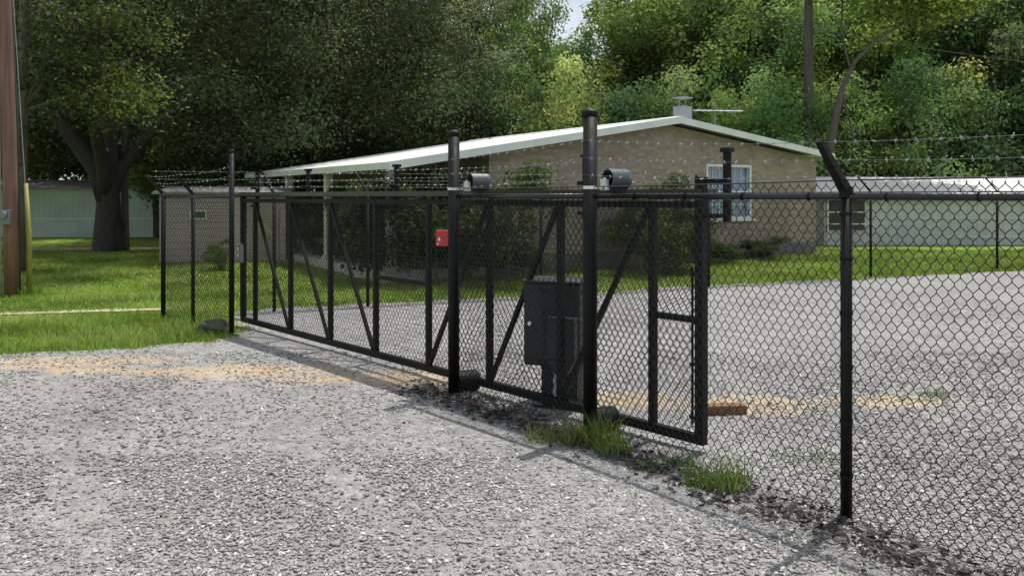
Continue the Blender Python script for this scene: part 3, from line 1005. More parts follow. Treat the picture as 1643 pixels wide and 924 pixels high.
def hp(name, mb, mat, parent=None, smooth=False):
    v, f = mb.arrays()
    return obj(name, mesh_from(name, v, f, smooth), mat, parent or house)


wx0, wx1, wz0, wz1 = 6.66, 8.40, 1.12, 2.58
FB = .42
mb = MB()
mb.prism([(0, FB), (wx0, FB), (wx0, wt_(wx0)), (PK, wt_(PK)), (0, wt_(0))], 0, .2)
mb.prism([(wx0, FB), (wx1, FB), (wx1, wz0), (wx0, wz0)], 0, .2)
mb.prism([(wx0, wz1), (wx1, wz1), (wx1, wt_(wx1)), (wx0, wt_(wx0))], 0, .2)
mb.prism([(wx1, FB), (WD, FB), (WD, wt_(WD)), (wx1, wt_(wx1))], 0, .2)
hp('gable_wall', mb, M['brick_front'])
mb = MB(); mb.box((WD / 2, LN / 2 + .0, FB / 2 - .1), (WD + .02, LN + .02, FB + .2)); hp('foundation', mb, simple('grey_foundation', (.14, .13, .13), .9, 0, .25, 3, .2))
mb = MB()
yo = .2
doors = [(4.2, 5.15, FB, 2.35)]; wins = [(1.3, 2.9, 1.1, 2.25), (6.6, 8.2, 1.1, 2.25)]
edges = [yo, 1.3, 2.9, 4.2, 5.15, 6.6, 8.2, LN]
def side_piece(y0, y1, z0, z1): mb.box((.1, (y0 + y1) / 2, (z0 + z1) / 2), (.2, y1 - y0, z1 - z0))
zt = wt_(0) - .003
for i in range(0, 7):
    a, b = edges[i], edges[i + 1]
    if i % 2 == 0: side_piece(a, b, FB, zt)
for y0, y1, z0, z1 in wins: side_piece(y0, y1, FB, z0); side_piece(y0, y1, z1, zt)
side_piece(4.2, 5.15, 2.35, zt)
hp('porch_wall', mb, M['brick_side'])
mb = MB(); mb.box((WD - .1, (LN + .2) / 2, (FB + wt_(WD)) / 2 - .002), (.2, LN - .2, wt_(WD) - FB - .004)); hp('right_wall', mb, M['brick_side'])
mb = MB(); mb.prism([(.2, FB), (WD - .2, FB), (WD - .2, wt_(WD - .2)), (PK, wt_(PK)), (.2, wt_(.2))], LN - .2, LN); hp('rear_wall', mb, M['brick_front'])


def window_on_gable():
    fr = MB(); w = .07
    for x0, x1, z0, z1 in ((wx0, wx1, wz0, wz0 + w), (wx0, wx1, wz1 - w, wz1), (wx0, wx0 + w, wz0 + w, wz1 - w), (wx1 - w, wx1, wz0 + w, wz1 - w)):
        fr.box(((x0 + x1) / 2, .05, (z0 + z1) / 2), (x1 - x0, .13, z1 - z0))
    xm = (wx0 + wx1) / 2; zm = (wz0 + wz1) / 2
    fr.box((xm, .06, zm), (.06, .06, wz1 - wz0 - 2 * w)); 
    fr.box(((wx0 + w + xm - .03) / 2, .06, zm), (xm - .03 - wx0 - w, .05, .05)); fr.box(((wx1 - w + xm + .03) / 2, .06, zm), (wx1 - w - xm - .03, .05, .05))
    f = hp('window', fr, M['whitepaint'])
    p = MB(); p.box((xm, .10, zm), (wx1 - wx0 - .1, .012, wz1 - wz0 - .1)); obj('pane', mesh_from('pane', *p.arrays()), M['glass'], f)
    mu = MB()
    for a, b in ((wx0 + w, xm - .03), (xm + .03, wx1 - w)):
        for k in (1, 2): 
            xx = a + (b - a) * k / 3; mu.box((xx, .085, zm), (.018, .014, wz1 - wz0 - .16))
        for z in (wz0 + (wz1 - wz0) * .27, wz0 + (wz1 - wz0) * .74): mu.box(((a + b) / 2, .083, z), (b - a - .02, .010, .018))
    obj('muntin', mesh_from('muntin', *mu.arrays()), M['whitepaint'], f)
    sl = MB(); sl.box((xm, -.03, wz0 - .03), (wx1 - wx0 + .16, .12, .055)); obj('sill', mesh_from('sill', *sl.arrays()), M['whitepaint'], f)
    cu = MB(); cu.box((xm, .16, zm + .3), (wx1 - wx0 - .2, .01, .8)); obj('blind', mesh_from('blind', *cu.arrays()), M['curtain'], f)


window_on_gable()
for y0, y1, z0, z1 in wins:
    fr = MB(); w = .06
    for a, b, c0, c1 in ((y0, y1, z0, z0 + w), (y0, y1, z1 - w, z1), (y0, y0 + w, z0 + w, z1 - w), (y1 - w, y1, z0 + w, z1 - w), ((y0 + y1) / 2 - .03, (y0 + y1) / 2 + .03, z0 + w, z1 - w)):
        fr.box((.06, (a + b) / 2, (c0 + c1) / 2), (.1, b - a, c1 - c0))
    f = hp('window', fr, M['whitepaint']); p = MB(); p.box((.1, (y0 + y1) / 2, (z0 + z1) / 2), (.012, y1 - y0 - .1, z1 - z0 - .1)); obj('pane', mesh_from('pane', *p.arrays()), M['darkglass'], f)
mb = MB(); mb.box((.1, 4.675, 1.38), (.06, .95, 1.93)); dr_ = hp('door', mb, M['door'])
mb = MB(); mb.tube([(.07, 4.32, 1.35), (.03, 4.32, 1.35)], [.03, .035], 8); obj('handle', mesh_from('handle', *mb.arrays()), M['bracket'], dr_)
# roof
XL, XR, OV = -2.55, WD + .32, .38
mb = MB()
mb.prism([(XL, zr(XL)), (PK, ZP), (PK, ZP - .06), (XL, zr(XL) - .06)][::-1], -OV, LN + OV)
mb.prism([(PK, ZP), (XR, zr(XR)), (XR, zr(XR) - .06), (PK, ZP - .06)][::-1], -OV, LN + OV)
roof = hp('roof', mb, M['roof'])
mb = MB(); mb.prism([(PK - .2, ZP - .2 * SL + .012), (PK, ZP + .03), (PK + .2, ZP - .2 * SR + .012), (PK + .2, ZP - .2 * SR + .002), (PK, ZP + .008), (PK - .2, ZP - .2 * SL + .002)][::-1], -OV - .01, LN + OV)
obj('ridge_cap', mesh_from('ridge_cap', *mb.arrays()), M['fascia'], roof)
mb = MB()   # fascia boards: both rakes and both eaves
for y in (-OV - .032, LN + OV + .002):
    mb.prism([(XL, zr(XL) + .01), (PK, ZP + .01), (PK, ZP - .155), (XL, zr(XL) - .155)][::-1], y, y + .03)
    mb.prism([(PK, ZP + .01), (XR, zr(XR) + .01), (XR, zr(XR) - .155), (PK, ZP - .155)][::-1], y, y + .03)
for x, s in ((XL, -1), (XR, 1)):
    mb.box((x + s * .017, LN / 2, zr(x) - .065), (.03, LN + 2 * OV, .14))
hp('fascia', mb, M['fascia'])
mb = MB()   # soffit under the overhangs
mb.prism([(XL + .01, zr(XL) - .065), (-.003, zr(0) - .065), (-.003, zr(0) - .085), (XL + .01, zr(XL) - .085)][::-1], -OV + .0, LN + OV)
hp('porch_ceiling', mb, M['soffit'])
mb = MB(); mb.box((-1.25, LN / 2, .1), (2.48, LN, .26)); hp('porch_slab', mb, M['concrete'])
for y in (.05, 3.6, 6.6, 9.4):
    mb = MB(); zc = zr(-2.3) - .09
    mb.box((-2.3, y, (zc + .23) / 2), (.17, .17, zc - .23)); mb.box((-2.3, y, .28), (.24, .24, .1)); mb.box((-2.3, y, zc - .06), (.22, .22, .1))
    hp('porch_column', mb, M['column'])
mb = MB(); x_, y_ = 7.8, 2.0
mb.box((x_, y_, zr(x_) + .4), (.38, .38, 1.0)); mb.box((x_, y_, zr(x_) + .91), (.40, .40, .03))
for s in (-1, 1): mb.box((x_ + s * .13, y_, zr(x_) + 1.05), (.02, .02, .24))
mb.box((x_, y_, zr(x_) + 1.18), (.44, .4, .02))
ch = obj('chimney', mesh_from('chimney', *mb.arrays()), M['chimney'], roof)

# TV antenna standing on the roof
al = np.array([8.6, 1.5]); g_ = np.array([math.cos(TH), math.sin(TH)]); r2 = np.array([-math.sin(TH), math.cos(TH)])
aw = L0 + g_ * al[0] + r2 * al[1]; az0 = hz0 + zr(8.6)
ant = thing('tv_antenna', (*aw, az0), 'thin metal TV antenna with a long boom on the house roof', 'antenna')
mb = MB(); mb.tube([z3(aw, az0), z3(aw, az0 + 1.2)], .018, 6); part('mast', mb, M['greybox'], ant)
mb = MB(); zb = 4.27; bd = np.array([1., .12, 0]); bd /= np.linalg.norm(bd); cd_ = np.array([-bd[1], bd[0], 0])
b0 = z3(aw, zb)
mb.tube([b0 - bd * .65, b0 + bd * .85], .014, 6); part('boom', mb, M['bracket'], ant)
mb = MB()
for k, x in enumerate(np.linspace(-.6, .8, 9)): mb.tube([b0 + bd * x - cd_ * (.5 - .03 * k), b0 + bd * x + cd_ * (.5 - .03 * k)], .006, 4)
for a in (.9, -.9): mb.tube([b0 + bd * .45, b0 + bd * (.45 + .28) + np.array([0, 0, .28 * a])], .008, 4); 
part('element', mb, M['greybox'], ant)

# ------------------------------------------------------------------ other buildings
def gable_building(name, loc, rz, W_, D_, zw, zrid, wall_mat, roof_mat, label, cat, ov=.2):
    t = thing(name, loc, label, cat, rz=rz)
    mb = MB()
    mb.box((0, -D_ / 2 + .06, zw / 2), (W_, .12, zw)); obj('wall', mesh_from('wall', *mb.arrays()), wall_mat, t)
    mb = MB(); mb.box((0, D_ / 2 - .06, zw / 2), (W_, .12, zw)); obj('wall', mesh_from('wall', *mb.arrays()), wall_mat, t)
    for s in (-1, 1):
        mb = MB()
        x = s * (W_ / 2 - .06)
        n0 = len(mb.f)
        vs = [(x - .06, -D_ / 2 + .12, 0), (x - .06, D_ / 2 - .12, 0), (x - .06, D_ / 2 - .12, zw), (x - .06, 0, zrid - .06), (x - .06, -D_ / 2 + .12, zw)]
        vs += [(a + .12, b, c) for a, b, c in vs]
        mb.add(vs, [(0, 1, 2, 3, 4), (9, 8, 7, 6, 5)] + [(i, i + 5, (i + 1) % 5 + 5, (i + 1) % 5) for i in range(5)])
        obj('end_wall', mesh_from('end_wall', *mb.arrays()), wall_mat, t)
    mb = MB(); k = (zrid - zw) / (D_ / 2)
    for s in (-1, 1):
        y = s * (D_ / 2 + ov); ze = zw - ov * k
        vs = [(-W_ / 2 - ov, y, ze), (W_ / 2 + ov, y, ze), (W_ / 2 + ov, 0, zrid), (-W_ / 2 - ov, 0, zrid)]
        vs += [(a, b, c + .05) for a, b, c in vs]
        mb.add(vs, [(0, 1, 2, 3), (7, 6, 5, 4), (0, 4, 5, 1), (1, 5, 6, 2), (2, 6, 7, 3), (3, 7, 4, 0)])
    obj('roof', mesh_from('roof', *mb.arrays()), roof_mat, t)
    return t


# long low shed, right
sx0, sx1 = 10.6, 27.0; sy0 = 27.5; gz = float(gh(16, 27))
shd = gable_building('long_shed', ((sx0 + sx1) / 2, sy0 + 2.6, gz), 0, sx1 - sx0, 5.2, 1.60, 2.32, M['bluesiding'], M['shedroof'],
                     'long low shed with white roof and grey blue siding at right', 'shed')
mb = MB(); L_ = sx1 - sx0
mb.box((0, -2.6 - .02, .92), (L_ - .1, .03, .045)); mb.box((2, -2.6 - .02, .28), (L_ - 4.2, .03, .05))
obj('trim_strip', mesh_from('trim_strip', *mb.arrays()), M['whitepaint'], shd)
mb = MB(); mb.box((-L_ / 2 + .75, -2.6 - .025, 1.02), (1.2, .04, 1.0)); dw = obj('opening', mesh_from('opening', *mb.arrays()), M['shadowroom'], shd)  # solid dark panel; the shade inside the opening is its colour
mb = MB()
for z in (.72, 1.12): mb.box((-L_ / 2 + .75, -2.6 - .06, z), (1.25, .03, .04))
mb.box((-L_ / 2 + .1, -2.6 - .06, .9), (.05, .03, 1.3)); obj('frame', mesh_from('frame', *mb.arrays()), M['whitepaint'], dw)

# teal mobile home behind the oak
mhz = float(gh(-18, 32))
mh = gable_building('mobile_home', (-20.9, 34.6, mhz), R(4), 12.4, 4.4, 1.95, 2.3, M['teal'], M['greyroof'], 'pale teal mobile home with skirting behind the big oak', 'mobile home')
mb = MB(); mb.box((0, -2.2 - .03, .36), (12.46, .05, .72)); obj('skirting', mesh_from('skirting', *mb.arrays()), corr_mat('pale_skirting', (.42, .50, .48), 0, .16, .6, .6), mh)
mb = MB(); mb.box((0, -2.2 - .045, .745), (12.5, .05, .04)); obj('trim_strip', mesh_from('trim_strip', *mb.arrays()), M['whitepaint'], mh)

# brown shed seen through the short fence
bz = float(gh(-8, 21))
bs = gable_building('brown_shed', (-7.55, 21.9, bz), R(8), 3.1, 2.4, 1.74, 1.86, M['brownboard'], M['greyroof'], 'small weathered brown board shed beyond the short left fence', 'shed', .15)
mb = MB(); mb.box((-.6, -1.2 - .02, 1.2), (.34, .04, .16)); wn = obj('window', mesh_from('window', *mb.arrays()), M['darkglass'], bs)
mb = MB()
for sx_, sz_, a, b in ((0, .1, .42, .03), (0, -.1, .42, .03), (.19, 0, .03, .2), (-.19, 0, .03, .2)): mb.box((-.6 + sx_, -1.2 - .035, 1.2 + sz_), (a, .04, b))
obj('frame', mesh_from('frame', *mb.arrays()), M['whitepaint'], wn)
mb = MB(); mb.box((.95, -1.2 - .02, .70), (.85, .04, 1.36)); obj('door', mesh_from('door', *mb.arrays()), simple('tan_board', (.30, .26, .20), .8, 0, .3, 3), bs)

# carport far left
cz = float(gh(-17, 38))
cp = thing('carport', (-17.2, 38.5, cz), 'small open carport with a pale rail between the mobile home and shed', 'carport')
base3 = np.array([-17.2, 38.5, cz])
mb = MB(); mb.box(base3 + (0, 0, 1.3), (3.4, 3.0, .1)); part('roof', mb, M['greyroof'], cp)
for x in (-1.6, 1.6):
    for y in (-1.4, 1.4):
        mb = MB(); mb.box(base3 + (x, y, .62), (.12, .12, 1.25)); part('post', mb, M['door'], cp)
mb = MB(); mb.box(base3 + (0, -1.4, .52), (3.08, .06, .16)); part('rail', mb, M['whitepaint'], cp)
mb = MB(); mb.box(base3 + (.9, .6, .5), (1.0, .1, 1.0)); part('back_panel', mb, simple('faded_pink_board', (.3, .2, .17), .8), cp)

# ------------------------------------------------------------------ utility pole and its fittings
pb = np.array([-8.93, 14.5]); pzb = float(gh(*pb))
pole = thing('utility_pole', (*pb, 0), 'reddish brown wooden utility pole standing in the lawn at far left', 'utility pole')
mb = MB(); top = z3(pb + (-.28, 0), 9.6)
mb.tube([z3(pb, -.2), z3(pb + (-.05, 0), 2), z3(pb + (-.14, 0), 5), top], [.135, .125, .115, .10], 16); part('pole_shaft', mb, M['pole'], pole, True)
mb = MB(); q_ = z3(pb + (-.03, -.17), 1.42); mb.box(q_, (.17, .11, .26)); mb.tube([q_ + (0, -.05, .04), q_ + (0, -.10, .04)], .07, 14)
bevel(part('meter_box', mb, M['greybox'], pole), .01)
mb = MB(); mb.tube([z3(pb + (-.17, -.1), .0), z3(pb + (-.20, -.1), 4), z3(pb + (-.32, -.08), 9)], .028, 8); part('conduit', mb, M['conduit'], pole, True)
mb = MB(); mb.tube([z3(pb + (.16, -.06), 0), z3(pb + (.12, -.05), 3), z3(pb + (-.12, -.05), 8)], .012, 6); part('ground_wire', mb, M['cable'], pole, True)
mb = MB(); mb.bar(z3(pb + (-1.3, .0) + (-.28, 0), 9.1), z3(pb + (1.2, 0) + (-.28, 0), 9.1), .1, .12); part('crossarm', mb, M['pole'], pole)
gy = at(47, 14.7)
gw = thing('guy_wire', (gy[0], gy[1], 0), 'yellow plastic guy wire guard leaning beside the utility pole', 'guy wire')
mb = MB(); ga = np.array([gy[0], gy[1], 0.]); gb = np.array([at(41.5, 14.62)[0], 14.62, 2.02])
mb.tube([ga, ga * .5 + gb * .5 + (.03, 0, 0), gb], [.05, .045, .035], 10); part('guard_sleeve', mb, M['yellow'], gw, True)
mb = MB(); mb.tube([gb - (0, 0, .2), z3(pb + (-.2, 0), 8.5)], .006, 4); part('wire', mb, M['galv'], gw)

# overhead cable
mb = MB(); a0 = z3(pb + (-.28, 0), 9.0); a1 = np.array([34., 34., 7.4])
mb.tube(sagline(a0, a1, 2.0, 60), .010, 5); solo('overhead_cable', mb, M['cable'], 'dark overhead cable hanging across the trees above the house', 'cable')

# ------------------------------------------------------------------ trees
def leaf_quads(P, N, l, w, rg, fold=.15):
    n = len(P); t = rg.normal(size=(n, 3)); t -= (t * N).sum(1, keepdims=True) * N; t /= np.linalg.norm(t, axis=1, keepdims=True)
    b = np.cross(N, t)
    l = (l * rg.uniform(.6, 1.3, n))[:, None]; w = (w * rg.uniform(.6, 1.3, n))[:, None]
    v = np.stack([P - t * l / 2, P + b * w / 2 + N * w * fold, P + t * l / 2, P - b * w / 2 + N * w * fold], 1)
    return v.reshape(-1, 3), np.arange(n * 4).reshape(-1, 4)


def crown(seed, rx, rz, nclump, nleaf, l, w, cz, flat=.75, shell=.5, csize=.24, lowcut=-.8, kind='round'):
    """leaf clumps in an uneven crown; returns verts, quads, rnd, clump centres"""
    rg = np.random.default_rng(seed)
    d = rg.normal(size=(nclump * 3, 3)); d /= np.linalg.norm(d, axis=1, keepdims=True)
    d = d[d[:, 2] > lowcut][:nclump]
    lump = 1 + .22 * np.sin(d[:, 0] * 4 + seed) + .18 * np.sin(d[:, 1] * 5 + seed * 2.1) + .15 * np.sin(d[:, 2] * 6 + seed * .7)
    rr = (shell + (1 - shell) * rg.random(len(d)) ** .6) * lump
    c = d * rr[:, None] * np.array([rx, rx, rz]) + (0, 0, cz)
    if kind == 'cone':
        k = np.clip(1.15 - (c[:, 2] - (cz - rz)) / (2 * rz), .15, 1); c[:, :2] *= k[:, None]
    cr = csize * rx * rg.uniform(.6, 1.4, len(d))
    per = np.maximum(8, (nleaf * cr ** 2 / (cr ** 2).sum()).astype(int))
    ci = np.repeat(np.arange(len(d)), per); n = len(ci)
    dd = rg.normal(size=(n, 3)); dd /= np.linalg.norm(dd, axis=1, keepdims=True)
    rad = cr[ci] * rg.random(n) ** .45
    # ragged edges: some twigs stick out
    rad *= 1 + .35 * (rg.random(n) < .12)
    P = c[ci] + dd * rad[:, None] * np.array([1, 1, flat])
    P[:, 2] -= .12 * rad * rg.random(n)
    N = dd * .7 + np.array([0, 0, .55]) + rg.normal(size=(n, 3)) * .55; N /= np.linalg.norm(N, axis=1, keepdims=True)
    v, f = leaf_quads(P, N, l, w, rg)
    cl = rg.normal(.45, .21, len(d))
    rnd = np.clip(cl[ci] + rg.normal(0, .09, n), 0, 1)
    return v, f, rnd, c, cr


def limbs(mb, base_r, h0, h1, centres, rg, n, lean=(0, 0), seg=6, flare=1.35):
    pts = []; rad = []
    for k in range(seg + 1):
        t = k / seg; pts.append((lean[0] * t * t + .06 * base_r * math.sin(t * 5) * 3, lean[1] * t * t, h1 * t)); rad.append(base_r * (1 - .72 * t) * (1 + (flare - 1) * max(0, 1 - t * seg * .9)))
    pts = np.array(pts); mb.tube(np.concatenate([[pts[0] - (0, 0, .3)], pts]), np.concatenate([[rad[0] * 1.15], rad]), 12)
    idx = rg.permutation(len(centres))[:n]
    for i in idx:
        c = centres[i]; zt_ = h0 + (h1 - h0) * rg.random() * min(1, max(.1, (c[2] - h0) / max(.5, h1 - h0)))
        zt_ = min(zt_, c[2] - .2) if c[2] > h0 else h0
        t = np.clip(zt_ / h1, 0, 1); s = np.array([np.interp(zt_, pts[:, 2], pts[:, k]) for k in range(3)])
        r0 = base_r * (1 - .72 * t) * .45
        mid = s * .5 + c * .5 + rg.normal(0, .15, 3) * np.linalg.norm(c - s) * .3 + (0, 0, .06 * np.linalg.norm(c - s))
        mb.tube([s, s * .72 + mid * .3 + (0, 0, 0), mid, c], [r0, r0 * .8, r0 * .5, r0 * .15], 6)


PROTO = {}


def proto(key, seed, h, rx, rz, cz, tr, nclump, nleaf, l, w, leafmat, barkmat, nl=14, ring=None, **kw):
    v, f, rnd, c, cr = crown(seed, rx, rz, nclump, nleaf, l, w, cz, **kw)
    if ring:                                     # drooping lower boughs
        rg = np.random.default_rng(seed + 7); n_, z0_, z1_ = ring
        a = rg.uniform(0, 6.283, n_); q = rg.uniform(2.6, 7.0, n_)
        cc = np.stack([q * np.cos(a), q * np.sin(a), rg.uniform(z0_, z1_, n_)], -1)
        ci = np.repeat(np.arange(n_), 520); P = cc[ci] + rg.normal(size=(len(ci), 3)) * (.55, .55, .33); N = rg.normal(size=P.shape) * .7 + (0, 0, .5)
        N /= np.linalg.norm(N, axis=1, keepdims=True); v2, f2 = leaf_quads(P, N, l, w, rg)
        f = np.concatenate([f, f2 + len(v)]); v = np.concatenate([v, v2]); rnd = np.concatenate([rnd, np.clip(rg.normal(.4, .15, n_)[ci] + rg.normal(0, .08, len(ci)), 0, 1)])
        c = np.concatenate([c, cc])
    cm = fast_mesh(key + '_crown', v, f, rnd); cm.materials.append(leafmat)
    mb = MB(); limbs(mb, tr, max(.6, cz - rz * .8), cz + rz * .55, c, np.random.default_rng(seed + 99), nl)
    if ring:
        for a_, rr_ in ((.2, .24), (2.5, .27), (4.3, .2)):
            d_ = np.array([math.cos(a_), math.sin(a_), 0])
            mb.tube([np.array([0, 0, 1.5]), d_ * .35 + (0, 0, 2.5), d_ * 1.3 + (0, 0, 3.7), d_ * 3.0 + (0, 0, 5.4)], [rr_ * 1.1, rr_, rr_ * .75, rr_ * .4], 10)
    tm = mesh_from(key + '_trunk', *mb.arrays(), smooth=True); tm.materials.append(barkmat)
    PROTO[key] = (tm, cm, h)


for i in range(4):     # tall forest broadleaf
    proto('broad%d' % i, 20 + i, 13, 3.9 + .3 * i, 5.6, 7.4, .19, 80, 30000, .21, .145, M['leaf'], M['bark'], shell=.4, csize=.27, lowcut=-.95)
for i in range(2):     # bushy edge trees
    proto('edge%d' % i, 40 + i, 6, 2.8, 2.9, 3.0, .10, 55, 17000, .17, .115, M['leaf'], M['bark'], shell=.35, csize=.30, lowcut=-.95)
for i in range(2):     # big dark oaks
    proto('oak%d' % i, 60 + i, 14, 7.6, 5.3, 8.4, .32, 190, 90000, .13, .085, M['oakleaf'], M['darkbark'], 34, (70, 2.9, 5.0), shell=.4, csize=.20, lowcut=-.74)
proto('slim', 71, 8, 1.5, 2.0, 6.2, .13, 30, 6000, .17, .10, M['oakleaf'], M['bark'], 10, shell=.4, csize=.3)
for i in range(2):     # pines
    proto('pine%d' % i, 80 + i, 19, 3.0, 6.0, 14.0, .23, 70, 26000, .34, .035, M['needle'], M['pinebark'], 30, shell=.3, csize=.28, lowcut=-.9, flat=.45)
for i in range(3):     # shrubs
    proto('shrub%d' % i, 100 + i, 2, .85, .85, .92, .03, 34, 7000, .075, .05, M['leaf'], M['bark'], 12, shell=.35, csize=.34, lowcut=-.95)


def tree(name, key, x, y, s=1.0, sz=1.0, rz=None, tint=(1, 1, 1), label='', cat='tree', group=None):
    tm, cm, h = PROTO[key]
    t = thing(name, (x, y, float(gh(x, y))), label, cat, group, random.uniform(0, 6.28) if rz is None else rz)
    t.scale = (s, s, s * sz)
    o = obj('trunk', tm, None, t); o2 = obj('crown', cm, None, t)
    o2.color = (*tint, 1)
    return t


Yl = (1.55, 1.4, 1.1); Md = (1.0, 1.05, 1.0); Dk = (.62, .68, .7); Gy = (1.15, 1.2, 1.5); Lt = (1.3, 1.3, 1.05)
# the big oak on the left lawn
tree('oak_tree', 'oak0', at(172, 24.3)[0], 24.3, 1.0, 1.0, .6, (.8, .85, .9), 'huge dark spreading oak with a thick trunk on the left lawn')
tree('oak_tree', 'oak1', at(520, 34)[0], 34, 1.0, 1.05, 2.2, (.75, .8, .85), 'dark oak behind the left end of the house roof', group=None)
tree('oak_tree', 'oak1', at(-40, 33)[0], 33, .85, 1.05, 4.0, (.8, .9, .9), 'dark oak half out of frame behind the utility pole')
tree('young_tree', 'slim', at(199, 24.9)[0], 24.9, 1.0, 1.0, 1.0, (.8, .9, .9), 'thin young tree close to the right side of the huge oak trunk')
tree('pine_tree', 'pine0', at(1297, 33)[0], 33.0, 1.1, 1.05, 1.0, Md, 'tall straight pine with a bare trunk rising behind the right roof end')
tree('pine_tree', 'pine1', at(1187, 43)[0], 43.0, 1.1, 1.0, 3.0, Md, 'pine with grey trunk among leaves above the antenna')

fl = 'broadleaf tree in the dense woods behind the house'
specs = []
# (px, distance, key, scale, zscale, tint)
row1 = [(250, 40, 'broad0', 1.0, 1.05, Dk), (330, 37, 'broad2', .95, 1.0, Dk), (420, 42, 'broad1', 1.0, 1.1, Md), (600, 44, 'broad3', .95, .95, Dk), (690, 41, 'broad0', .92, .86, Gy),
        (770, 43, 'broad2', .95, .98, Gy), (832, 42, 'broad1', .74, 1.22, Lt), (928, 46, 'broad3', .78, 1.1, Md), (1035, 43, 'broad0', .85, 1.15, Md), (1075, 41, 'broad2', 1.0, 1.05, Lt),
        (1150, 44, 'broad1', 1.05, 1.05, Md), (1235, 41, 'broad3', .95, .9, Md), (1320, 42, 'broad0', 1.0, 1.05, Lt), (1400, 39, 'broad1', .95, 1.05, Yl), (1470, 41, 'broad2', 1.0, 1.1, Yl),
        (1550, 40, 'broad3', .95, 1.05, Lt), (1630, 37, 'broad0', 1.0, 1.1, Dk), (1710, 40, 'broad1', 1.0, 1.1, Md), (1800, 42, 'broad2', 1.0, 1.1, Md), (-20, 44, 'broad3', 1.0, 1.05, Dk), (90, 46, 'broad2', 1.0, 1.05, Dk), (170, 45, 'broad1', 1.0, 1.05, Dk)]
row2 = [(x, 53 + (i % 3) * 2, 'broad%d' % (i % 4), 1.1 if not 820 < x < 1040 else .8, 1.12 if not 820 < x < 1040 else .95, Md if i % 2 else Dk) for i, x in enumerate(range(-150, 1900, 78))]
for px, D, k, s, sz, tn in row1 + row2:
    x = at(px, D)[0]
    tint = tuple(c * random.uniform(.9, 1.14) * (1.0 if px < 560 else k2) for c, k2 in zip(tn, (1.28, 1.3, 1.85)))  # haze painted into leaf colour: centre and right trees lifted and blued
    if px < 230: lab = 'dark broadleaf tree in the woods behind the mobile home and oak'
    elif px < 640: lab = 'broadleaf tree in the shaded woods between the oak and the house'
    elif px < 1250: lab = 'broadleaf tree in the woods rising directly behind the brick house'
    else: lab = 'leafy tree in the sunny woods behind the long low shed'
    if D > 50: lab = 'far tree in the back row of the woods, mostly hidden by nearer trees'
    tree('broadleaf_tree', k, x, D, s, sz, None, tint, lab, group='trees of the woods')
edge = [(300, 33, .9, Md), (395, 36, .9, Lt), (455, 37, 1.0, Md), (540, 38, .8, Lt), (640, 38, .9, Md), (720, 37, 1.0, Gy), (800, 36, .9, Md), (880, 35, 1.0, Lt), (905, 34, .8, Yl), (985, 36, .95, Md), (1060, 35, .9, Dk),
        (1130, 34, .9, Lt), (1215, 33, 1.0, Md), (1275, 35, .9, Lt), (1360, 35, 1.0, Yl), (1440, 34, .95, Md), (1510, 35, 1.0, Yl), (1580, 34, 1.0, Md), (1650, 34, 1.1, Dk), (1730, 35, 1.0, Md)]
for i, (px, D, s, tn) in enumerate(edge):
    tint = tuple(c * random.uniform(.95, 1.15) * k2 for c, k2 in zip(tn, (1.15, 1.2, 1.7)))  # same painted haze on the edge trees, lighter and bluer leaves
    lab = 'bushy low tree at the edge of the woods left of the roof peak' if px < 1000 else 'bushy low tree at the edge of the woods right of the roof peak' if px < 1290 else 'bushy low tree rising behind the long low shed'
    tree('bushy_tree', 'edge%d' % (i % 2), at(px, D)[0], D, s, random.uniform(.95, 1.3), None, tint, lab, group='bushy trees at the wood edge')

# leaning forked tree by the shed
t = thing('leaning_tree', (*at(1335, 31)[:2], float(gh(12, 31))), 'leaning forked tree with a long bare curving branch behind the shed', 'tree')
b0 = np.array(t.location)
def pp(px, py, D=31): return np.array([ray(px) * D, D, H + (HY - py) * D / F])
mb = MB(); mb.tube([b0 - (0, 0, .3), pp(1330, 250), pp(1340, 190), pp(1352, 140), pp(1372, 98), pp(1405, 65, 30.6), pp(1460, 32, 30.2), pp(1510, 12, 30)], [.22, .17, .14, .11, .08, .055, .04, .02], 10)
mb.tube([pp(1364, 110), pp(1356, 80), pp(1350, 45), pp(1352, -10)], [.06, .045, .035, .02], 8)
mb.tube([pp(1350, 145), pp(1362, 190), pp(1370, 225), pp(1366, 250)], [.06, .04, .03, .02], 6)
part('trunk', mb, M['bark'], t, True)
rg = np.random.default_rng(5); cs = [pp(1500, 10, 30), pp(1550, -10, 30), pp(1440, 0, 30), pp(1352, -30, 31), pp(1380, -60), pp(1470, -40, 30.5), pp(1320, -60, 31), pp(1420, -70, 30)]
P = np.concatenate([c + rg.normal(size=(1500, 3)) * (.6, .6, .4) for c in cs]); N = rg.normal(size=P.shape) * .6 + (0, 0, .7); N /= np.linalg.norm(N, axis=1, keepdims=True)
v, f = leaf_quads(P, N, .17, .11, rg); o = obj('crown', fast_mesh('crown', v - np.array(t.location), f, rg.random(len(f))), M['leaf'], t)
o.color = (1.2, 1.2, 1, 1)

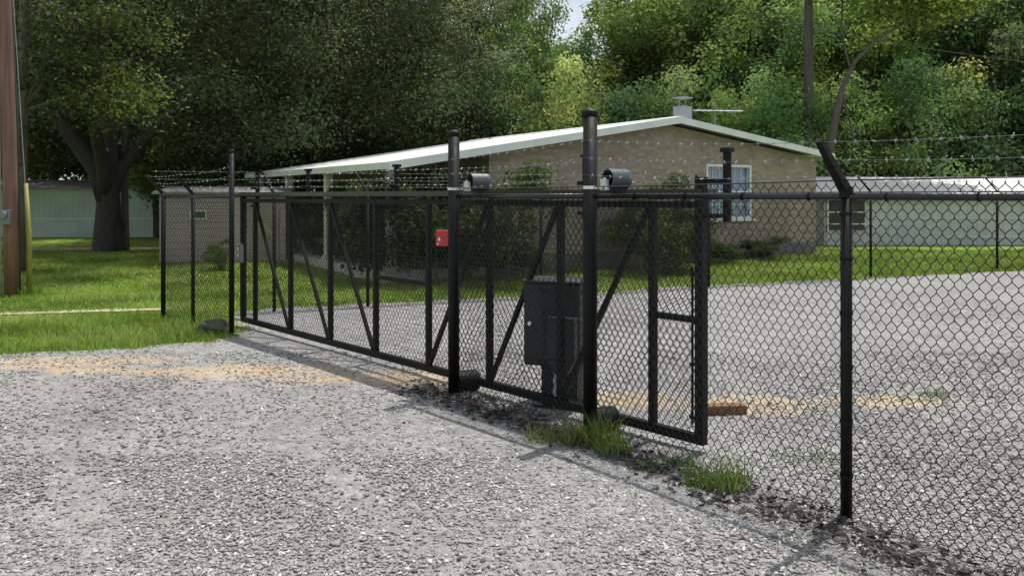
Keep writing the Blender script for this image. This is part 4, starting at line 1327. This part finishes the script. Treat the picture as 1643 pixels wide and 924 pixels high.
# sunlit tree whose trunk stands just behind the utility pole
t = thing('broadleaf_tree', (*at(31, 18.5)[:2], float(gh(-11, 18.5))), 'bright yellow green tree leaning out from behind the utility pole', 'tree')
b0 = np.array(t.location); D_ = 18.5
mb = MB(); tk = [b0 - (0, 0, .3), pp(33, 300, D_), pp(36, 180, D_), pp(38, 60, D_), pp(40, -80, D_)]
mb.tube(tk, [.17, .13, .12, .11, .09], 10)
cs = [(170, 30, 18), (120, 62, 18.4), (205, 18, 18), (150, 90, 18.2), (185, 122, 17.8), (222, 152, 17.6), (182, 168, 17.8), (128, 150, 18.4), (88, 30, 18.6), (100, 110, 18.6), (150, -30, 18.4), (60, -10, 19), (235, 60, 18.6)]
cs = [pp(*c) for c in cs]
for k, c in enumerate(cs):
    s0 = tk[2] + (tk[4] - tk[2]) * ((k % 5) / 5.0)
    mb.tube([s0, s0 * .5 + c * .5 + (0, 0, .25), c], [.05, .03, .01], 5)
part('trunk', mb, M['bark'], t, True)
rg = np.random.default_rng(15)
P = np.concatenate([c + rg.normal(size=(360, 3)) * (.42, .4, .2) * rg.uniform(.6, 1.25) for c in cs]); N = rg.normal(size=P.shape) * .6 + (0, 0, .8); N /= np.linalg.norm(N, axis=1, keepdims=True)
v, f = leaf_quads(P, N, .11, .07, rg); o = obj('crown', fast_mesh('crown', v - b0, f, np.clip(rg.normal(.6, .2, len(f)), 0, 1)), M['leaf'], t)
o.color = (.85, .85, .9, 1)

# shrubs round the house
sh_list = [(640, 16.6, 1.35, 1.0, Dk, 'dark round evergreen shrub at the near left porch corner'), (590, 18.4, 1.1, .9, Dk, 'smaller dark shrub farther along the porch edge'),
           (700, 16.3, 1.25, 1.05, Dk, 'tall dark shrub directly behind the red box'), (815, 16.7, 1.2, 1.15, Md, 'leafy green shrub against the brick seen between the tall gate posts'),
           (1035, 18.2, 1.15, .95, Md, 'round green bush at the gable wall left of the window'), (1085, 18.7, 1.1, .95, Md, 'round green bush nearest the gable window'),
           (520, 20.5, .8, .8, Md, 'small shrub by the far porch columns'), (350, 18.9, .45, .8, Lt, 'little pale bush before the brown shed'),
           (1160, 20.3, .6, .6, Md, 'low weedy bush under the gable window'), (1225, 21.2, .7, .5, Dk, 'low dark bush along the right gable foundation')]
for i, (px, D, s, sz, tn, lab) in enumerate(sh_list):
    tree('shrub', 'shrub%d' % (i % 3), at(px, D)[0], D, s, sz, None, tuple(c * .55 for c in tn), lab, 'shrub', 'shrubs around the house')

# distant woods behind everything
rg = np.random.default_rng(77)
n = 60000
X = rg.uniform(-75, 75, n); Y = rg.uniform(60, 66, n); gapm = (np.abs(X / Y - .082) < .06) | (np.abs(X / Y + .13) < .08)
Z = rg.random(n) ** .8 * np.where(gapm, 10.5, 16 + 2.5 * np.sin(X * .7) + 1.5 * np.sin(X * 1.9)) + gh(X, Y)
N = rg.normal(size=(n, 3)) * .7 + (0, -.5, .5); N /= np.linalg.norm(N, axis=1, keepdims=True)
v, f = leaf_quads(np.stack([X, Y, Z], -1), N, .6, .42, rg)
o = obj('far_woods', fast_mesh('far_woods', v, f, np.clip(rg.normal(.4, .2, n), 0, 1)), M['leaf']); tag(o, 'far mass of woods closing the view behind the trees', 'woods', kind='stuff')
o.color = (.8, .85, .85, 1)
